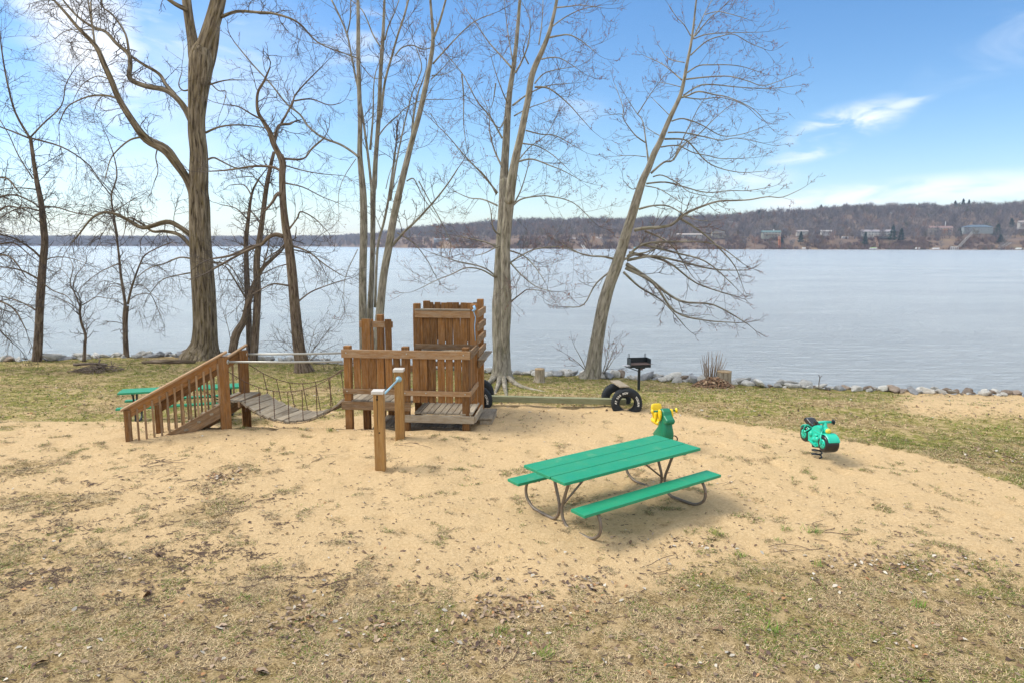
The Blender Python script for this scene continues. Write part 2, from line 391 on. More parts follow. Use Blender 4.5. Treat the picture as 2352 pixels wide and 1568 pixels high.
def ground_mat():
    m,t,b=mat('sand and turf'); oc=t.nodes.new('ShaderNodeTexCoord').outputs['Object']
    M=attr(t,'tint').outputs['Fac']; GR=attr(t,'green').outputs['Fac']
    f1=noi(t,oc,1.3,8,None,.7,.3); f2=noi(t,oc,9,6,None,.7); f3=noi(t,oc,60,5,None,.7); f4=noi(t,oc,220,3); f5=noi(t,oc,24,6,None,.75,.5)
    sand=cr(t,f5,[(.3,(.44,.30,.155)),(.5,(.60,.435,.24)),(.70,(.73,.555,.33))])
    sand=mixc(t,rng(t,f1,.35,.7,0,.4),sand,(.53,.38,.20))
    sand=mixc(t,rng(t,f4,.66,.72,0,.5),sand,(.22,.14,.07))
    sand=mixc(t,rng(t,f3,.62,.72,0,.75),sand,(.17,.11,.06))
    f6=noi(t,oc,4.5,7,None,.75,.4); sand=mixc(t,rng(t,f6,.60,.70,0,.55),sand,(.36,.25,.125))
    soil=cr(t,f3,[(.36,(.075,.05,.022)),(.49,(.26,.185,.085)),(.64,(.52,.40,.20))])
    grn=cr(t,f3,[(.36,(.06,.062,.012)),(.50,(.22,.21,.05)),(.66,(.42,.38,.13))])
    gsel=math_(t,'ADD',GR,math_(t,'MULTIPLY',math_(t,'SUBTRACT',f2,.5),1.6))
    tf=mixc(t,rng(t,gsel,.4,.85),soil,grn)
    tf=mixc(t,rng(t,f2,.52,.66,0,.7),tf,(.13,.085,.04))
    tf=mixc(t,rng(t,f6,.47,.58,0,.72),tf,(.53,.39,.215))
    sel=math_(t,'ADD',M,math_(t,'ADD',math_(t,'MULTIPLY',math_(t,'SUBTRACT',f5,.5),2.4),math_(t,'MULTIPLY',math_(t,'SUBTRACT',f2,.5),1.6)))
    k=rng(t,sel,.42,.56)
    c=mixc(t,k,sand,tf)
    t.links.new(c,b.inputs['Base Color']); b.inputs['Roughness'].default_value=.95; b.inputs['Specular IOR Level'].default_value=.1
    h=math_(t,'ADD',math_(t,'MULTIPLY',f5,.7),math_(t,'MULTIPLY',f3,.35))
    bump(t,b,h,.9,.05); return m
ground=rawmesh('ground',gv,gf,ground_mat(),t=gm,smooth=True)
a=ground.data.attributes.new('green','FLOAT','POINT'); a.data.foreach_set('value',np.asarray(gg,dtype=np.float32))
tag(ground,kind='structure')
# ------------------------------------------------------------------ water
def water_mat():
    m,t,b=mat('lake water'); oc=t.nodes.new('ShaderNodeTexCoord').outputs['Object']
    w1=noi(t,oc,1,7,(.8,2.8,1),.72,.8); w2=noi(t,oc,1,4,(3,9,1),.6,.4); w3=noi(t,oc,1,4,(.04,.11,1),.6,.8)
    c=mixc(t,rng(t,w3,.35,.7),(.46,.51,.54),(.54,.59,.62)); t.links.new(c,b.inputs['Base Color'])
    b.inputs['Roughness'].default_value=.16; b.inputs['IOR'].default_value=1.33; b.inputs['Specular IOR Level'].default_value=.75
    h=math_(t,'ADD',w1,math_(t,'MULTIPLY',w2,.35)); bump(t,b,h,1.0,.42); return m
wm=MB(); wx=[-4000,-600,-60,-20,0,20,60,600,4000]; wy=[8,40,100,300,800,2600]
vs=[(x,y,WATER) for y in wy for x in wx]; n_=len(wx)
fs=[(j*n_+i,j*n_+i+1,(j+1)*n_+i+1,(j+1)*n_+i) for j in range(len(wy)-1) for i in range(n_-1)]
water=rawmesh('water',vs,fs,water_mat()); tag(water,kind='structure')
# ------------------------------------------------------------------ far hills
OX=[-900,0,500,760,830,900,1000,1300,2352,3200]; OD=[2100,2000,2000,1900,1500,1180,980,850,820,800]
RX=[-900,0,500,760,850,950,1050,1200,1400,1500,1600,1750,1900,2000,2150,2352,3200]; RP=[20,19,19,21,26,40,50,60,62,64,68,80,86,94,94,101,105]
def hillz(ox,r):
    D=float(np.interp(ox,OX,OD)); v=r-D; px=float(np.interp(ox,RX,RP))
    rd=.3*D; zt=px/1568*(D+rd)+EYE-13
    n=noise.noise(Vector((ox*.012,r*.006,0)))
    bl=min(14,zt*.5)+3*noise.noise(Vector((ox*.01,0,5)))
    z=WATER-1.5+1.6*sst(-3,2,v)+bl*sst(2,42,v)+(zt-bl)*sst(60,rd,v)*(1+.0*n)+3.0*n*sst(40,120,v)
    return z
def hp(ox,r):
    a=(ox-1176)/1568/1.0098; return Vector((a*r,r,hillz(ox,r)))
hv=[]; oxs=np.arange(-900,3201,12.); vv=[-6,-2,0,2,5,10,16,22,30,40,55,75,100,140,180,230,290,360,450,600]
for v in vv:
    for ox in oxs:
        r=float(np.interp(ox,OX,OD))+v; hv.append(hp(float(ox),r))
n_=len(oxs); I=np.arange(len(hv)).reshape(len(vv),n_)
hf=np.stack([I[:-1,:-1],I[:-1,1:],I[1:,1:],I[1:,:-1]],-1).reshape(-1,4)
def hill_mat():
    m,t,b=mat('leaf litter on far hills'); oc=t.nodes.new('ShaderNodeTexCoord').outputs['Object']
    n1=noi(t,oc,.02,5); n2=noi(t,oc,.15,4)
    c=cr(t,n1,[(.35,(.13,.09,.07)),(.5,(.17,.115,.08)),(.62,(.21,.145,.085)),(.72,(.15,.16,.06))])
    c=mixc(t,rng(t,n2,.4,.7,0,.6),c,(.12,.085,.065)); t.links.new(c,b.inputs['Base Color']); b.inputs['Roughness'].default_value=1; return m
hills=rawmesh('hills',[tuple(p) for p in hv],hf,hill_mat(),smooth=True); tag(hills,kind='structure')
# far bare woods: one mass
def proto(kind,nb):
    v=[];f=[]
    def tri(a,b,wd):
        d=(b-a).normalized(); s_=d.cross(Vector((random.uniform(-1,1),random.uniform(-1,1),random.uniform(-.3,.3)))).normalized()*wd/2
        i=len(v); v.extend([a-s_,a+s_,b]); f.append((i,i+1,i+2))
    H=1.0
    if kind=='tree':
        for q in range(2): tri(Vector((0,0,0)),Vector((random.uniform(-.04,.04),random.uniform(-.04,.04),.8)),.045)
        for _ in range(nb):
            z0=random.uniform(.25,.75); an=random.random()*6.28; l=random.uniform(.12,.34)*(1.15-.5*z0); r0=random.random()*.18
            a=Vector((math.cos(an)*r0,math.sin(an)*r0,z0)); b=a+Vector((math.cos(an)*l*.75,math.sin(an)*l*.75,l*random.uniform(.4,1.3)))
            if b.z>1: b.z=1-random.random()*.08
            tri(a,b,.026)
    else:
        for _ in range(nb):
            an=random.random()*6.28; r0=random.random()*.35; a=Vector((math.cos(an)*r0,math.sin(an)*r0,0)); b=a*1.5+Vector((random.uniform(-.2,.2),random.uniform(-.2,.2),random.uniform(.5,1)))
            tri(a,b,.10)
    return np.array([tuple(p) for p in v]),np.array(f)
HOUSES=[ # picture x0,x1,y_base, distance back from shore, wall, roof, storeys, style
 (1750,1790,543,34,(.66,.68,.57),(.12,.20,.20),2,'gable','pale house with a teal roof above a green lawn and orange stairs',True),
 (1829,1853,536,60,(.70,.68,.62),(.30,.27,.26),1,'gable','small pale cottage half hidden behind the evergreen left of the parked camper',False),
 (1886,1907,536,62,(.78,.78,.76),(.45,.43,.42),1,'gable','low white house among bare trees left of the white camper',False),
 (1981,2044,541,36,(.72,.72,.66),(.36,.33,.35),2,'gable','long grey-roofed house with a row of dark windows between tall pines',True),
 (2136,2181,532,52,(.70,.62,.48),(.26,.17,.155),2,'gable','cream house with a dusty red roof and a white chimney pole',True),
 (2214,2272,530,54,(.42,.46,.45),(.10,.15,.20),2,'hip','grey house with a dark slate blue hipped roof on top of the right bluff',True),
 (2340,2372,519,70,(.60,.57,.52),(.34,.30,.28),2,'gable','tall brown and white house cut by the right edge of the picture',True),
 (997,1030,560,30,(.38,.44,.50),(.22,.25,.29),2,'gable','blue-grey house above the terraced bank, behind the multi-stem tree',True),
 (1303,1351,554,32,(.56,.53,.48),(.32,.29,.28),1,'gable','long low grey-roofed house left of the leaning tree on the far shore',True),
 (1363,1385,553,34,(.74,.73,.70),(.40,.38,.36),1,'gable','small white outbuilding to the right of the long low grey-roofed house',False),
 (1554,1610,544,38,(.58,.54,.46),(.38,.34,.31),1,'gable','long low tan house above the rust coloured bank right of the leaning tree',True),
 (1634,1662,541,38,(.64,.60,.48),(.28,.24,.22),2,'gable','tan house with a steep gable above the orange bank',True)]
def frand(a,b): return random.uniform(a,b)
protos=[proto('tree',70) for _ in range(8)]; bprot=[proto('brush',26) for _ in range(4)]
V=[];F=[];TT=[];base=0
def put(pr,p,s,sw,t):
    global base
    v,f=pr; an=random.random()*6.28; c,s_=math.cos(an),math.sin(an)
    q=np.empty_like(v); q[:,0]=(v[:,0]*c-v[:,1]*s_)*sw+p.x; q[:,1]=(v[:,0]*s_+v[:,1]*c)*sw+p.y; q[:,2]=v[:,2]*s+p.z
    V.append(q); F.append(f+base); TT.append(np.full(len(v),t)); base+=len(v)
def hidden(ox,v):
    for h in HOUSES:
        if h[0]-3<ox<h[1]+3 and v<h[3]+16: return True
    return False
for _ in range(7200):
    ox=frand(-60,2480); D=np.interp(ox,OX,OD)
    if ox<850:
        v=frand(2,700)**1; s=frand(14,21)
        if random.random()<.25: v=frand(0,30)
    else:
        v=abs(frand(0,1))**.8*.36*D; s=frand(11,20)*(1+.25*noise.noise(Vector((ox*.03,v*.02,8))))
        if v<38 and random.random()<.5: continue
        if hidden(ox,v) and random.random()<(.70 if v<60 else .7): continue
    p=hp(ox,D+v); p.z-=.5
    put(random.choice(protos),p,s,s*frand(.75,1.05),random.random())
for _ in range(2200):     # crest of the hill
    ox=frand(840,2480); D=np.interp(ox,OX,OD); v=frand(.27,.46)*D; p=hp(ox,D+v); p.z-=2; s=frand(13,18); put(random.choice(protos),p,s,s*1.05,random.random())
for _ in range(1700):     # distant left shore
    ox=frand(-60,860); D=np.interp(ox,OX,OD); v=frand(0,1)**1.3*660; p=hp(ox,D+v); s=frand(13,20); put(random.choice(protos),p,s,s*1.5,random.random())
def twood():
    m,t,b=mat('far bare woods'); ti=attr(t,'tint').outputs['Fac']
    c=cr(t,ti,[(0,(.11,.10,.10)),(.3,(.20,.175,.17)),(.55,(.145,.135,.14)),(.8,(.26,.225,.20)),(.93,(.26,.16,.12)),(1,(.07,.10,.06))])
    t.links.new(c,b.inputs['Base Color']); b.inputs['Roughness'].default_value=1; b.inputs['Specular IOR Level'].default_value=0; return m
MW=twood()
o=rawmesh('bare_woods',np.concatenate(V),np.concatenate(F),MW,t=np.concatenate(TT)); tag(o,'bare grey and brown winter woods covering the hills across the lake','woods',kind='stuff')
V=[];F=[];TT=[];base=0
for _ in range(3600):
    ox=frand(860,2480); D=np.interp(ox,OX,OD); v=frand(1,40)
    if hidden(ox,v) and random.random()<.45 and v>16: continue
    if noise.noise(Vector((ox*.02,v*.05,3)))>.15: continue
    p=hp(ox,D+v); s=frand(2,6.5); put(random.choice(bprot),p,s,s*1.2,random.random())
def tbrush():
    m,t,b=mat('bank brush'); ti=attr(t,'tint').outputs['Fac']
    c=cr(t,ti,[(0,(.12,.08,.07)),(.5,(.17,.115,.095)),(.85,(.21,.13,.085)),(1,(.10,.11,.06))])
    t.links.new(c,b.inputs['Base Color']); b.inputs['Roughness'].default_value=1; return m
o=rawmesh('bank_brush',np.concatenate(V),np.concatenate(F),tbrush(),t=np.concatenate(TT)); tag(o,'reddish brown leafless brush on the steep bank across the lake','brush',kind='stuff')
# ------------------------------------------------------------------ shoreline rocks
def rockmesh():
    bm=bmesh.new()
    sx,sy,sz=frand(.8,1.25),frand(.7,1),frand(.5,.8)
    for _ in range(15):
        d=Vector((random.gauss(0,1),random.gauss(0,1),random.gauss(0,1))).normalized()*frand(.82,1.05); bm.verts.new((d.x*sx,d.y*sy,d.z*sz))
    bmesh.ops.convex_hull(bm,input=bm.verts); 
    for v in [v for v in bm.verts if not v.link_faces]: bm.verts.remove(v)
    bmesh.ops.bevel(bm,geom=bm.edges[:],offset=.07,segments=1,affect='EDGES')
    bmesh.ops.recalc_face_normals(bm,faces=bm.faces)
    return bm
def stone_mat(name,a,b_,c_):
    m,t,b=mat(name); oc=t.nodes.new('ShaderNodeTexCoord').outputs['Object']; oi=t.nodes.new('ShaderNodeObjectInfo').outputs['Random']
    n=noi(t,oc,3,6,None,.7); n2=noi(t,oc,14,4)
    c=cr(t,n,[(.3,a),(.5,b_),(.7,c_)]); c=mixc(t,rng(t,n2,.55,.75,0,.5),c,tuple(q*.5 for q in b_))
    v=t.nodes.new('ShaderNodeHueSaturation'); t.links.new(c,v.inputs['Color']); t.links.new(rng(t,oi,0,1,.65,1.2),v.inputs['Value'])
    t.links.new(v.outputs[0],b.inputs['Base Color']); b.inputs['Roughness'].default_value=.9; bump(t,b,n2,.6,.05); return m
SM=[('pale',stone_mat('pale limestone',(.34,.33,.30),(.50,.49,.45),(.66,.645,.60))),('brown',stone_mat('brown stone',(.16,.12,.09),(.28,.22,.17),(.38,.32,.26))),('grey',stone_mat('grey stone',(.2,.21,.22),(.33,.34,.35),(.45,.46,.47)))]
RM={}
for nm,mm in SM:
    RM[nm]=[]
    for k in range(5):
        bm=rockmesh(); me=bpy.data.meshes.new('shore_rock'); bm.to_mesh(me); bm.free(); me.materials.append(mm); RM[nm].append(me)
LM=[(-60,60,'at the left edge of the picture'),(60,150,'by the leftmost slender tree'),(150,250,'by the small crooked tree'),(250,330,'by the forked tree'),(330,425,'left of the big furrowed tree'),(425,640,'behind the wooden stairs'),(640,800,'behind the chain bridge'),(800,1110,'behind the wooden fort'),(1110,1215,'by the twin-trunk tree roots'),(1215,1340,'left of the leaning tree'),(1340,1440,'left of the black grill'),(1440,1600,'left of the upright shrub'),(1600,1700,'beside the broad stump'),(1700,1890,'left of the sapling stick'),(1890,2120,'right of the sapling stick'),(2120,2500,'at the sandy far right')]
ox=-40.; ii=0
while ox<2420:
    for row in range(2):
        px=ox+frand(-6,6); py=float(np.interp(px,[a for a,_ in SH],[b for _,b in SH]))
        p=G0(px,py,-.35)
        size=abs(random.gauss(.12,.07))+.06
        if 1700<px<1760 and row==0: size=.27
        if px>1950: size*=.75
        kind='pale' if random.random()<(.72 if px>300 else .6) else random.choice(['grey','grey','brown'])
        if px>1900 and random.random()<.3: kind='brown'
        o=bpy.data.objects.new('shore_rock',random.choice(RM[kind])); C.objects.link(o)
        y=p.y+frand(-.15,.2)+row*.32; o.location=(p.x,y,hz(p.x,y)+size*frand(.1,.4)+row*.08); o.scale=(size*frand(.9,1.5),size,size*frand(.7,1.1)); o.rotation_euler=(frand(-.4,.4),frand(-.4,.4),frand(0,6.28))
        lm=next((l for a,b,l in LM if a<=px<b),LM[-1][2])
        tag(o,f"{kind} {'chunky' if size>.22 else 'small'} rock {'on the bank' if row==0 else 'nearer the water'} {lm}",'rock','rocks lining the shore '+lm)
        ii+=1
    ox+=frand(12,20)

# ------------------------------------------------------------------ trees
CR0=1
CR={'A':(0,0,.35,.35),'C':(0,470.4,.35,.35),'D':(705.6,0,.3,.3),'E':(705.6,392,.35,.35),'F':(1254.4,0,.35,.35),'G':(0,548.8,.225,.225),'H':(470.4,156.8,.45,.45),'O':(0,0,1,1)}
def catmull(pts,n=4):
    o=[]; k=len(pts)
    for i in range(k-1):
        p0,p1,p2,p3=pts[max(i-1,0)],pts[i],pts[i+1],pts[min(i+2,k-1)]
        for j in range(n):
            t=j/n; o.append(.5*((2*p1)+(-p0+p2)*t+(2*p0-5*p1+4*p2-p3)*t*t+(-p0+3*p1-3*p2+p3)*t**3))
    o.append(pts[-1]); return o
class Tree:
    def __init__(s,base,name,label,bk,cat='tree',group=None,twigcol=None):
        s.b=onground(*base); ym=yshore(s.b.x)-.12
        if s.b.y>ym: q=P(base[0],base[1],ym); s.b=Vector((q.x,ym,hz(q.x,ym)))
        s.first=True; s.r=empty(name,s.b,0,label,cat,group); s.bk=bk; s.limbs=[]; s.trunk=MB(); s.crown=MB(); s.buds=[]; s.tw=[]; s.has_crown=False
    def mline(s,pts,**k):
        q=[]
        for c,x,y,w in pts: ox,oy,kx,ky=CR[c]; q.append((ox+x*kx,oy+y*ky,w*kx))
        return s.line('O',q,0,0,**k)
    def line(s,crop,pts,w0,w1,dz=0,trunk=False,n=8,y0=0,flare=None,wob=.0,twig=True):
        ox,oy,kx,ky=CR[crop]; k=len(pts)
        q=[Vector((ox+p[0]*kx,oy+p[1]*ky,0)) for p in pts]
        ls=[0]; 
        for i in range(1,k): ls.append(ls[-1]+(q[i]-q[i-1]).length)
        W=[]; 
        for i in range(k):
            u=ls[i]/ls[-1]; W.append((pts[i][2] if len(pts[i])>2 else w0+(w1-w0)*u**.8)*kx)
        qq=catmull([Vector((a.x,a.y,w)) for a,w in zip(q,W)],4)
        pts3=[];rad=[]; m=len(qq)
        for i,a in enumerate(qq):
            u=i/(m-1); Y=s.b.y+y0+dz*u
            p=P(a.x,a.y,Y); depth=Y/ray(a.x,a.y).y
            if wob: p+=Vector((noise.noise(p*1.7),noise.noise(p*1.7+Vector((5,5,5))),noise.noise(p*1.7+Vector((9,1,3)))))*wob
            pts3.append(p); rad.append(max(.004,a.z/1568*depth/2))
        mb=s.trunk if trunk else s.crown
        if not trunk: s.has_crown=True
        if trunk and s.first: pts3.insert(0,pts3[0]+Vector((0,0,-.45))); rad.insert(0,rad[0]*1.08); s.first=False
        pts3l=[p-s.b for p in pts3]
        mb.tube(pts3l,rad,n=n,rf=flare,m=0)
        if twig: s.limbs.append((pts3l,rad))
        return s
    def twigs(s,dens=4,length=.9,droop=.0,up=.25,levels=3,minr=.004,smallonly=.2,curl=.25,buds=0,spread=.9,skip=.15,tipr=.0028):
        """side branches grown from every traced limb, in all directions around it"""
        V=[];F=[];B=[]
        def tube3(pl,r0,r1):
            b=len(V); k=len(pl)
            for i,p in enumerate(pl):
                d=(pl[min(i+1,k-1)]-pl[max(i-1,0)]).normalized(); a=d.orthogonal().normalized(); c=d.cross(a); r=r0+(r1-r0)*i/(k-1)
                for j in range(3):
                    an=j*2.094; V.append(p+(a*math.cos(an)+c*math.sin(an))*r)
            for i in range(k-1):
                for j in range(3): F.append((b+i*3+j,b+i*3+(j+1)%3,b+(i+1)*3+(j+1)%3,b+(i+1)*3+j))
        def grow(p,d,L,r,lev):
            k=5 if lev==0 else 4; pl=[p]; q=p.copy(); dd=d.normalized()
            side=Vector((random.gauss(0,1),random.gauss(0,1),random.gauss(0,1)))*curl*.5
            for i in range(k):
                u=(i+1)/k
                dd=(dd+side*.5+Vector((random.gauss(0,1),random.gauss(0,1),random.gauss(0,1)))*curl*.45+Vector((0,0,up*(.4+u)-droop*(1.3-u))) *.35).normalized()
                q=q+dd*L/k; pl.append(q.copy())
            tube3(pl,r,max(tipr,r*.45))
            if lev<levels-1:
                nch=max(2,int(L*(5.5 if lev==0 else 7)))
                for _ in range(nch):
                    u=random.uniform(.2,.98); i=min(int(u*k),k-1); pp=pl[i].lerp(pl[i+1],u*k-i); ax=(pl[i+1]-pl[i]).normalized()
                    pe=ax.orthogonal().normalized(); pe.rotate(Matrix.Rotation(random.random()*6.28,3,ax))
                    grow(pp,ax*random.uniform(.5,1.2)+pe*spread,L*random.uniform(.28,.6),max(tipr,r*.62),lev+1)
            if buds and lev>=1:
                for i in range(1,k+1):
                    if random.random()<buds: B.append(pl[i]+Vector((random.gauss(0,.01),random.gauss(0,.01),random.gauss(0,.01))))
        for pts,rad in s.limbs:
            for i in range(len(pts)-1):
                a,b=pts[i],pts[i+1]; L=(b-a).length; u=i/(len(pts)-1)
                if u<skip: continue
                r=rad[i]
                dn=dens*(1 if r<smallonly else .35)
                c=L*dn; c=int(c)+(random.random()<c-int(c))
                for _ in range(c):
                    p=a.lerp(b,random.random()); ax=(b-a).normalized(); pe=ax.orthogonal().normalized(); pe.rotate(Matrix.Rotation(random.random()*6.28,3,ax))
                    l=length*random.uniform(.35,1.25)*(1 if r<.08 else .8)
                    grow(p,ax*random.uniform(.3,1.1)+pe*spread,l,min(max(.0055,r*.38),.016),0)
            # leader carries on past the traced end
            ax=(pts[-1]-pts[-3]).normalized(); 
            if rad[-1]<.05: grow(pts[-1],ax,length*.9,max(.006,rad[-1]*.9),0)
        s.V,s.F,s.B=V,F,B; return s
    def done(s,twigmat=None,budmat=None):
        s.trunk.build('trunk',s.bk,s.r,fix=False)
        cr_=None
        if s.has_crown: cr_=s.crown.build('limbs',s.bk,s.r,fix=False)
        if getattr(s,'V',None):
            t=rawmesh('twigs',[tuple(p) for p in s.V],s.F,twigmat or BK_twig2,parent=s.r,t=np.zeros(len(s.V)))
            if s.B:
                V=[];F=[]
                for p in s.B:
                    r=random.uniform(.008,.017); b=len(V); 
                    for d in((r,0,0),(-r*.5,r*.8,0),(-r*.5,-r*.8,0),(0,0,r*1.9)): V.append((p.x+d[0],p.y+d[1],p.z+d[2]-r*.3))
                    F+= [(b,b+1,b+2),(b,b+1,b+3),(b+1,b+2,b+3),(b+2,b,b+3)]
                rawmesh('buds',V,F,budmat or M_bud,parent=s.r)
BK_twig2,tt_,bb_=mat('fine twigs'); bb_.inputs['Base Color'].default_value=(.095,.075,.06,1); bb_.inputs['Roughness'].default_value=.9
BK_twigm,tt_,bb_=mat('maple twigs'); bb_.inputs['Base Color'].default_value=(.12,.095,.08,1); bb_.inputs['Roughness'].default_value=.8
M_bud,tt_,bb_=mat('red buds'); bb_.inputs['Base Color'].default_value=(.20,.075,.05,1); bb_.inputs['Roughness'].default_value=.8
def flare(k,amp,ph=0):      # root flare: lobes that fade up the trunk
    def f(u,an):
        e=max(0,1-u*k); return 1+amp*e*e*(.5+.5*math.cos(5*an+ph))+.02*math.cos(9*an+ph)+.028*math.cos(21*an+3*noise.noise(Vector((math.cos(an)*3,math.sin(an)*3,u*14))))+.05*noise.noise(Vector((math.cos(an)*2,math.sin(an)*2,u*9+ph)))
    return f
# 1 leftmost slender tree
t=Tree((85,831),'slender_tree','slender dark tree leaning slightly left, nearest the left edge',BK_brown)
t.line('O',[(85,833,19),(89,760,17),(92,690,17),(97,620,16),(102,560,15),(99,520,14),(94,470,12),(84,420,10),(76,370,8),(69,318,7)],0,0,trunk=True,n=10,flare=flare(6,.3))
t.line('A',[(195,915),(100,750),(45,550),(10,350),(0,260),(-20,60)],16,6,-1.0)
t.line('A',[(200,905),(280,820),(400,700),(430,560),(500,440)],12,5,1.0)
t.line('A',[(190,915),(80,870),(0,840),(-80,800)],12,8,-.8)
t.line('A',[(205,915),(400,970),(560,1070),(650,1180),(760,1290)],12,5,1.2)
t.line('A',[(215,1180),(120,1030),(60,900),(0,800)],9,5,.8)
t.line('C',[(262,350),(210,300),(100,230),(0,200)],14,8,-1)
t.line('C',[(245,490),(150,440),(60,420),(-30,410)],12,7,-.6)
t.line('C',[(285,390),(330,355),(430,350),(540,380)],9,4,.9)
t.line('C',[(280,520),(350,570),(430,600),(480,650)],9,4,-.8)
t.line('C',[(240,700),(150,650),(60,620),(-20,600)],10,6,.7)
t.line('A',[(255,1390),(150,1370),(60,1400),(0,1440)],11,7,.6)
t.line('A',[(280,1360),(380,1370),(480,1400),(600,1420)],10,6,-.8)
t.line('A',[(235,1250),(120,1240),(0,1250)],9,5,-.9)
t.twigs(5.6,1.1,.25,.22,3,curl=.3,smallonly=.1); t.done()
# tree standing just outside the left edge
t=Tree((-60,850),'overhanging_tree','tree outside the left edge whose drooping branches reach in',BK_brown)
t.line('O',[(-60,850,30),(-66,700,26),(-72,560,22),(-80,420,16),(-95,300,10)],0,0,trunk=True,n=8,twig=False)
t.line('O',[(-66,640),(-30,600),(20,590),(60,640)],7,2,-.6)
t.line('O',[(-70,600),(-30,520),(10,478),(50,482)],9,3,.4)
t.line('O',[(-66,700),(-20,690),(30,710),(60,760)],7,2,-.3)
t.line('O',[(-72,560),(-20,470),(30,450),(80,470)],8,3,.8)
t.line('O',[(-72,520),(-30,430),(10,410),(40,440)],8,3,-.8)
t.line('O',[(-66,680),(-20,720),(0,760),(30,790)],6,2,.5)
t.line('O',[(-75,500),(-20,560),(30,560),(70,590)],6,2,.3)
t.twigs(9,1.1,.35,.2,3,curl=.33); t.done()
# 2 small crooked tree
t=Tree((192,832),'small_tree','small thin tree with crooked reddish trunk and low bushy crown',BK_brown)
t.line('G',[(860,1262,34),(866,1100,30),(872,990,26),(830,860,24),(815,760,22),(818,700,18)],0,0,trunk=True,n=8,flare=flare(5,.4))
t.line('G',[(818,700),(760,560),(715,455),(745,300),(700,190)],18,5,.6)
t.line('G',[(825,690),(900,650),(985,600),(1100,615),(1230,625)],12,4,-.5)
t.line('G',[(805,740),(700,660),(560,600),(440,545),(380,440)],11,4,.7)
t.line('G',[(745,515),(770,390),(870,260),(885,170)],11,4,-.7)
t.line('G',[(810,790),(720,700),(640,640),(520,620)],8,3,-.9)
t.line('G',[(720,430),(640,330),(560,300)],6,3,.5); t.line('G',[(830,660),(800,560),(850,470),(940,420)],7,3,.9)
t.twigs(7.5,.75,.1,.35,3,curl=.3); t.done()
# 3 forked sapling
t=Tree((290,822),'forked_tree','young tree forking in a narrow V left of the big furrowed trunk',BK_brown)
t.line('G',[(1292,1222,58),(1280,1000,48),(1278,820,52),(1288,690,52)],0,0,trunk=True,n=9,flare=flare(5,.3))
t.line('G',[(1280,700),(1262,560),(1235,400),(1215,200),(1190,0),(1165,-150)],32,18,.5)
t.line('A',[(768,1560),(745,1420),(730,1290),(765,1160),(745,1030),(700,900)],16,5,.6,y0=.5)
t.line('A',[(728,1290),(640,1180),(560,1080)],9,4,-.6)
t.line('G',[(1305,670),(1345,500),(1430,260),(1490,165),(1640,85),(1760,40)],26,8,-.8)
t.line('G',[(1205,262),(1050,330),(930,410),(830,505)],12,4,.8)
t.line('G',[(1330,625),(1400,580),(1530,572),(1600,700),(1650,820)],11,5,.8)
t.line('G',[(1375,480),(1450,480),(1540,560),(1640,640)],9,4,-.6)
t.line('G',[(1430,262),(1560,270),(1680,330),(1800,460)],8,3,.7)
t.line('G',[(1225,500),(1140,490),(1030,540),(960,620)],8,4,-.7)
t.line('A',[(740,1400),(830,1340),(900,1300)],7,4,.5)
t.twigs(6,.9,.25,.2,3,curl=.3,smallonly=.1); t.done()
# 4 big furrowed tree
t=Tree((467,822),'big_tree','largest tree with thick furrowed trunk, flared roots and heavy sweeping limbs',BK_big)
t.mline([('C',1330,1010,235),('C',1338,960,190),('C',1345,900,158),('C',1347,800,147),('C',1343,700,142),('C',1335,560,140),('C',1325,400,137),('C',1312,200,130),('C',1308,0,126),('A',1300,1250,122),('A',1303,1120,114),('A',1302,1000,108),('A',1290,880,106),('A',1288,760,104),('A',1300,600,122),('A',1312,480,140),('A',1318,400,146),('A',1318,330,118),('A',1318,270,40)],trunk=True,n=64,flare=flare(5.5,.28),twig=False)
t.line('A',[(1300,480,90),(1275,380,80),(1262,280,68),(1240,150,60),(1222,20,58),(1215,-80,55)],0,0,trunk=True,n=14,dz=.3,twig=False)
t.line('A',[(1225,70),(1160,40),(1100,0),(1050,-40)],34,22,-.4)
t.line('A',[(1320,420,90),(1330,330,95),(1365,230,100),(1400,120,98),(1430,0,92),(1450,-90,85)],0,0,trunk=True,n=16,twig=False)
t.line('A',[(1330,620,60),(1355,500,55),(1385,400,52),(1400,290,60),(1410,180,60)],0,0,trunk=True,n=10,y0=.1,twig=False)
t.line('A',[(1270,1290,58),(1225,1180,50),(1150,1070,58),(1080,985,64),(960,920,55),(880,820,44),(780,660,38),(730,540,36),(680,430,34),(625,310,30),(510,190,22),(430,95,18),(335,-10,14)],0,0,-2.0,n=12)
t.line('A',[(1250,790,46),(1200,700,38),(1130,625,36),(1060,590,34),(950,570,32),(850,522,32),(852,430,28),(838,360,26),(760,290,22),(690,215,20),(600,180,17),(500,110,14),(395,-10,10)],0,0,1.5,n=10)
t.line('A',[(1140,620),(1085,560),(1040,490),(940,430),(870,385)],26,18,.6,y0=.4)
t.line('A',[(845,370),(820,230),(740,110),(670,50),(665,-20)],18,8,.8,y0=.9)
t.line('A',[(600,170),(585,80),(570,-20)],12,7,.5,y0=1.2)
t.line('A',[(690,210),(560,200),(430,210),(360,260)],9,4,-.8,y0=.8)
t.line('A',[(620,300),(600,150),(590,20)],14,8,1.0,y0=-1.2)
t.line('A',[(1265,1560,38),(1170,1490,30),(1090,1462,32),(940,1500,26),(840,1450,22),(760,1412,20),(680,1400,18),(600,1440,14),(520,1540,10),(470,1600,6)],0,0,-1.6,n=8)
t.line('C',[(1262,290,26),(1180,205,24),(1080,180,20),(1000,180,16),(930,130,14),(840,90,10),(820,160,6)],0,0,1.3)
t.line('A',[(780,660),(710,635),(600,635),(500,670),(430,720),(385,820)],16,6,.8,y0=-1)
